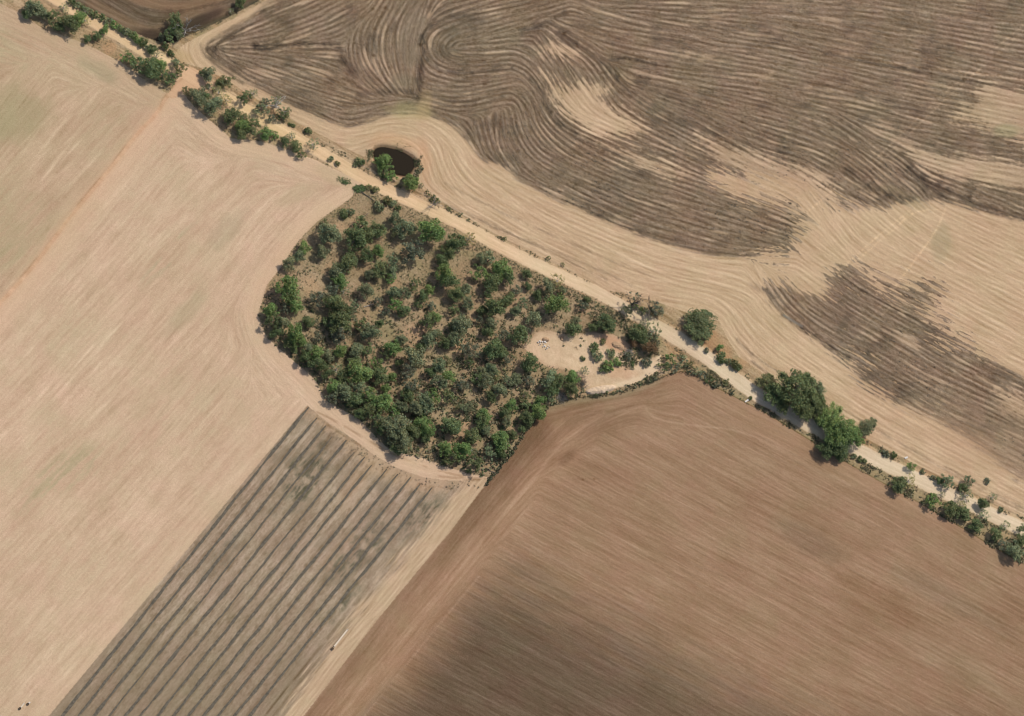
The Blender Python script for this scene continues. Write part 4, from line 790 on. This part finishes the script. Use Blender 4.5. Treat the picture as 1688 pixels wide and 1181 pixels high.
for k, (px, py, s) in enumerate([(887, 565, 1.5), (890, 563, 1.9), (894, 564, 1.4), (898, 563.5, 1.6), (900, 565, 1.1), (891, 567, 1.0), (896, 567.5, .9), (898, 571, 1.5), (902, 574, 1.2), (895, 572, .8), (889, 569, .8), (904, 571, .7), (900, 576, .9), (906, 573, .6)]):
    slab(heap, px, py, s*.62, s*.62*(.5 + .4*rq.rand()), .35, rq.rand()*3, rq.randn()*.2, WHITE_BLOCK)
mound('earth_mound', [(893, 560), (899, 560), (906, 561)], 1.3, .9, EARTH, None, None, 5, parent=heap)
mound('sand_heap', [(965, 646), (975, 645.5), (990, 643), (1005, 640), (1016, 637)], 2.1, 1.5, PALE_EARTH, 'long pale rounded sand heap at the edge of the clearing', 'heap', 6)
mound('earth_heap', [(1008, 566), (1020, 570), (1030, 577)], 2.0, .8, EARTH, 'low reddish earth heap beside the clearing shrubs', 'heap', 7)
mound('earth_heap', [(923, 556), (930, 559)], 1.4, .6, EARTH, "small grey brown earth heap on the clearing's upper edge", 'heap', 8)

TROUGH = plain('pale concrete', (.58, .49, .38), .85, .1)
def ring(vs, fs, c, r0, r1, z0, z1, n=18):
    i0 = len(vs)
    for r, z in ((r0, z0), (r0, z1), (r1, z1), (r1, z0 + .06)):
        for k in range(n): t = 6.2832*k/n; vs.append((c[0] + r*math.cos(t), c[1] + r*math.sin(t), z))
    for j in range(3):
        for k in range(n): fs.append((i0 + j*n + k, i0 + j*n + (k + 1) % n, i0 + (j + 1)*n + (k + 1) % n, i0 + (j + 1)*n + k))
    fs.append(tuple(i0 + 3*n + k for k in range(n)))
def trough(label, a, b, w):
    A, B_ = gp(*a), gp(*b); d = (B_ - A); L = np.linalg.norm(d); d /= L; nn = np.array((-d[1], d[0], 0)); t = bpy.data.objects.new('water_trough', None); COL.objects.link(t); t['label'] = label; t['category'] = 'trough'; t['group'] = 'stock water troughs'
    def bx(name, s0, s1, u0, u1, z0, z1):
        vs = [tuple(A + d*s + nn*u + np.array((0, 0, z))) for z in (z0, z1) for u in (u0, u1) for s in (s0, s1)]; lift(name, vs, [(0, 2, 3, 1), (4, 5, 7, 6), (0, 1, 5, 4), (2, 6, 7, 3), (0, 4, 6, 2), (1, 3, 7, 5)], TROUGH, parent=t)
    bx('base', 0, L, -w/2 + .1, w/2 - .1, 0, .3); bx('side_wall', 0, L, -w/2, -w/2 + .12, .0, .55); bx('side_wall', 0, L, w/2 - .12, w/2, .0, .55); bx('end_wall', -.12, 0, -w/2, w/2, 0, .552); bx('end_wall', L, L + .12, -w/2, w/2, 0, .552)
def tank(label, px, py, r, h, lid=False):
    t = bpy.data.objects.new('round_tank', None); COL.objects.link(t); t['label'] = label; t['category'] = 'tank'; t['group'] = 'dark round tanks'
    vs, fs = [], []; c = gp(px, py); ring(vs, fs, c, r, r - .1, 0, h); lift('tank_wall', vs, fs, RUST, parent=t)
    vs = [(c[0] + (r - .11)*math.cos(6.2832*k/18), c[1] + (r - .11)*math.sin(6.2832*k/18), h - .25) for k in range(18)]; lift('water', vs, [tuple(range(18))], RUST, parent=t)
    if lid: slab(t, px + 2.6, py - 2.2, .9, .6, .1, .6, .1, WHITE_BLOCK, 'lid')
trough('long pale narrow trough in the strip beside the ploughed field', (551, 1066), (573, 1038), .75); tank('dark round tank at the lower end of the long pale trough', 547.6, 1070, .7, .55)
trough("short pale trough in the stubble field's bottom corner", (34.5, 1166.5), (40, 1159.5), .7); tank('dark tank at the lower end of the short pale trough', 32.4, 1168.6, .62, .5); tank('dark tank just right of the short pale trough, pale lid beside it', 45.6, 1161.2, .62, .5, True)
# markers and odd pieces by the road
def board(label, a, b, w, h, mat, cat, name):
    A, B_ = gp(*a), gp(*b); d = B_ - A; L = np.linalg.norm(d); d /= L; nn = np.array((-d[1], d[0], 0)); o = bpy.data.objects.new(name, None); COL.objects.link(o); o['label'] = label; o['category'] = cat
    def bx(nm, s0, s1, u0, u1, z0, z1, m):
        vs = [tuple(A + d*s + nn*u + np.array((0, 0, z))) for z in (z0, z1) for u in (u0, u1) for s in (s0, s1)]; lift(nm, vs, [(0, 2, 3, 1), (4, 5, 7, 6), (0, 1, 5, 4), (2, 6, 7, 3), (0, 4, 6, 2), (1, 3, 7, 5)], m, parent=o)
    bx('slab', 0, L, -w/2, w/2, h - .12, h, mat); bx('leg', .1, .25, -w/2 + .05, w/2 - .05, 0, h - .12, GREYWOOD); bx('leg', L - .25, L - .1, -w/2 + .05, w/2 - .05, 0, h - .12, GREYWOOD)
board('white slab culvert end in the verge by the ploughed field', (1228, 663), (1235, 658.5), .8, .35, WHITE_BLOCK, 'culvert', 'culvert_slab')
board('white slab on the far verge past the big clump', (1491, 756), (1496, 754), .9, .4, WHITE_BLOCK, 'slab', 'verge_slab')
shrub('small dark shrub at the end of the white culvert slab', 1237, 656.5, 4, 'd')
for k, (px, py) in enumerate(((905.5, 604.5), (911, 606))):
    vs, fs = [], []; p = gp(px, py); tube(vs, fs, tuple(p), tuple(p + np.array((0, 0, 1.5))), .16, .14, 8); lift('wooden_post', vs, fs, GREYWOOD, ('dark post at the clearing edge, the one nearer the rubble' if k == 0 else 'dark post at the clearing edge, the one nearer the sand heap'), 'post', group='two dark posts in the clearing')

# ---------------------------------------------------------------- water in the dam
m, n, l, b = new_mat('dark dam water', .08); b.inputs['Base Color'].default_value = (.017, .012, .006, 1); b.inputs['Specular IOR Level'].default_value = .12
no = n.new('ShaderNodeTexNoise'); no.inputs['Scale'].default_value = 1.2; bp = n.new('ShaderNodeBump'); bp.inputs['Strength'].default_value = .06; l.new(no.outputs['Fac'], bp.inputs['Height']); l.new(bp.outputs[0], b.inputs['Normal'])
pw = [tuple(gp(x, y, -1.05)) for x, y in P_POND]; pw = [(p[0], p[1], -.62) for p in pw]
o = bpy.data.objects.new('pond_water', mesh_of('pond_water', pw, [tuple(range(len(pw)))], m)); COL.objects.link(o); o['kind'] = 'structure'; o['label'] = 'dark still water of the farm pond'

# ---------------------------------------------------------------- dark windrows, one raised row each, parts of the striped field
ROWMAT = plain('dark weathered straw', (.108, .091, .067), .95, .35, .9)
for i, (a, bb) in enumerate(WIND):
    a = np.array(a, float); d = np.array(bb, float) - a; bb = a + d*1.06; q = resample([a, bb], 5.0); n_ = len(q); w1 = np.random.RandomState(400 + i); ph = w1.rand()*9
    wob1 = np.convolve(w1.randn(n_ + 8), np.ones(9)/9, 'valid')*1.1; wid = .62 + .10*np.convolve(w1.randn(n_ + 4), np.ones(5)/5, 'valid')*2; faint = .55 if i == 13 else (.75 if i in (3, 5) else 1.0)
    nrm = np.array((-d[1], d[0])); nrm /= np.linalg.norm(nrm); vs, fs = [], []
    for k in range(n_):
        c = q[k] + nrm*wob1[k]; P = gp(*c); s = nrm*np.array((1, -1)); w = max(.16, wid[k])*faint*min(1, .35 + k*.12)
        for u, z in ((-1.25, -.06), (-.75, .09), (0, .19), (.75, .09), (1.25, -.06)):
            z = z*(faint*.9 + .25*w1.randn()*(z > 0)); vs.append((P[0] + s[0]*u*w*(1 + .12*w1.randn()), P[1] + s[1]*u*w*(1 + .12*w1.randn()), z))
    for k in range(n_ - 1):
        for u in range(4): e = k*5 + u; fs.append((e, e + 1, e + 6, e + 5))
    lift('windrow', vs, fs, ROWMAT, parent=FIELDS[B])

# ---------------------------------------------------------------- weeds, tufts and litter that nobody could count
def tufts(name, label, pts, size, cols, seed, per=5):
    r = np.random.RandomState(seed); n_ = len(pts); V, T = [], []
    px = pts[:, 0]; py = pts[:, 1]; x, y = ground(px, py, 0.0); ii = np.clip(((px - X0)/CELL).astype(int), 0, NX - 1); jj = np.clip(((py - Y0)/CELL).astype(int), 0, NY - 1); z = Z[jj, ii]
    base = np.stack([x, y, z], 1); sc = size*(.5 + r.rand(n_)**1.5*1.3); ci = np.array(cols)[r.randint(len(cols), size=n_)]*(.8 + .4*r.rand(n_))[:, None]
    for k in range(per):
        nn = r.randn(n_, 3)*.5 + np.array((0, 0, .7)); nn /= np.linalg.norm(nn, axis=1)[:, None]; a = np.cross(nn, r.randn(n_, 3)); a /= np.linalg.norm(a, axis=1)[:, None]; b_ = np.cross(nn, a)
        off = np.stack([r.randn(n_)*.45, r.randn(n_)*.45, .15 + .55*r.rand(n_)], 1)*sc[:, None]; s = (sc*(.35 + .3*r.rand(n_)))[:, None]; c = base + off
        V.append(np.stack([c - a*s, c + b_*s*.6, c + a*s, c - b_*s*.6], 1)); T.append(np.concatenate([ci*(.8 + .4*r.rand(n_))[:, None], np.ones((n_, 1))], 1))
    V = np.concatenate(V).reshape(-1, 3).astype(np.float32); T = np.concatenate(T).astype(np.float32); nf = len(T)
    me = bpy.data.meshes.new(name); me.vertices.add(nf*4); me.vertices.foreach_set('co', V.ravel()); me.loops.add(nf*4); me.loops.foreach_set('vertex_index', np.arange(nf*4, dtype=np.int32)); me.polygons.add(nf)
    me.polygons.foreach_set('loop_start', np.arange(0, nf*4, 4, dtype=np.int32)); me.polygons.foreach_set('loop_total', np.full(nf, 4, np.int32)); me.update(calc_edges=True)
    at = me.attributes.new('leaf_tint', 'FLOAT_COLOR', 'FACE'); at.data.foreach_set('color', T.ravel()); me.materials.append(LEAF)
    o = bpy.data.objects.new(name, me); COL.objects.link(o); o['kind'] = 'stuff'; o['label'] = label; o['category'] = 'weeds'; o.color = (1, 1, 1, 1)
def scatter(dens, n_, seed):
    r = np.random.RandomState(seed); p = dens.ravel().astype(np.float64); p = np.clip(p, 0, None); p /= p.sum(); k = r.choice(p.size, n_, p=p); return np.stack([X.ravel()[k] + (r.rand(n_) - .5)*CELL, Y.ravel()[k] + (r.rand(n_) - .5)*CELL], 1)
patchy = sstep(.0, .5, fbm(X/14, Y/14, 501, 3))
GRN = [(.10, .13, .05), (.14, .15, .07), (.17, .16, .08), (.09, .10, .05)]; DRY = [(.30, .24, .14), (.24, .19, .11), (.20, .17, .09), (.13, .13, .07)]; DRK = [(.07, .075, .04), (.09, .08, .05), (.06, .06, .035)]
north = M[VERGE]*(dR < 0); south = M[VERGE]*(dR > 0)
tufts('verge_weeds', 'scrubby weeds along both road verges', scatter(north*(.15 + 2.2*patchy)*sstep(24, 13, np.abs(dR)) + south*(.10 + .9*patchy) + 1.2*south*(X > 1120)*patchy, 3600, 1), .6, GRN + DRY + DRY, 1)
fence = sstep(3.2, .6, np.minimum(np.abs(sdC) + 3*(X > 1180) + 9*(X < 800), 50))*(Y < 900)
dk_line = np.maximum(fence, np.maximum(sstep(4, 1, line_d([(975, 654), (1010, 650), (1060, 634), (1090, 622)], 12)), sstep(4.5, 1, line_d([(318, 56), (330, 51), (378, 28), (432, 0)], 12))*.7))
tufts('fence_line_weeds', 'dark strip of weeds along the field boundaries', scatter(dk_line*(.2 + patchy), 1300, 2), .45, DRK + GRN[3:] + DRY[3:], 2)
tufts('woodland_undergrowth', 'low scrub and litter under the wood', scatter(M[WOOD]*(.3 + 1.6*patchy) + M[CLR]*.10*patchy + 2.0*M[WOOD]*sstep(40, 14, np.abs(dR)) + 3*M[CLR]*sstep(20, 6, np.hypot(X - 1035, Y - 592)), 8000, 3), .75, GRN + DRY[:2] + [(.15, .15, .08), (.20, .18, .10)], 3)
lite = M[B]*sstep(22, 4, pdist(TOP_B))*(.2 + patchy) + .5*M[B]*sstep(20, 6, line_d([(525, 690), (600, 740)], 30))
tufts('field_end_litter', 'scattered clods and straw where the dark rows end', scatter(lite, 150, 4), .32, [(.16, .15, .09), (.2, .17, .11), (.12, .11, .075)], 4)
tufts('field_clods', 'dark clods and ash tufts over the worked contour field', scatter(dark*(patchy*.7 + .25)*np.clip(.4 - PASS*.6, 0, 2)*(X < 1700)*sstep(.1, .6, fbm(X/70, Y/70, 520, 3) + .25), 2600, 5), .34, [(.09, .08, .06), (.11, .10, .075), (.08, .07, .05)], 5, 3)
tufts('pond_bank_weeds', 'green and dry weeds round the pond', scatter(sstep(16, 4, -sdPond)*(sdPond < -1)*patchy*(cls != RD), 260, 6), .6, GRN + DRY, 6)
gpts = scatter(np.maximum(blob(592, 311, 8, 5), .8*blob(566, 298, 12, 5, .4)), 260, 7)
tufts('green_weeds', 'bright green weed patch at the road turn-off near the pond', gpts, .6, [(.13, .19, .07), (.16, .19, .09)], 7)
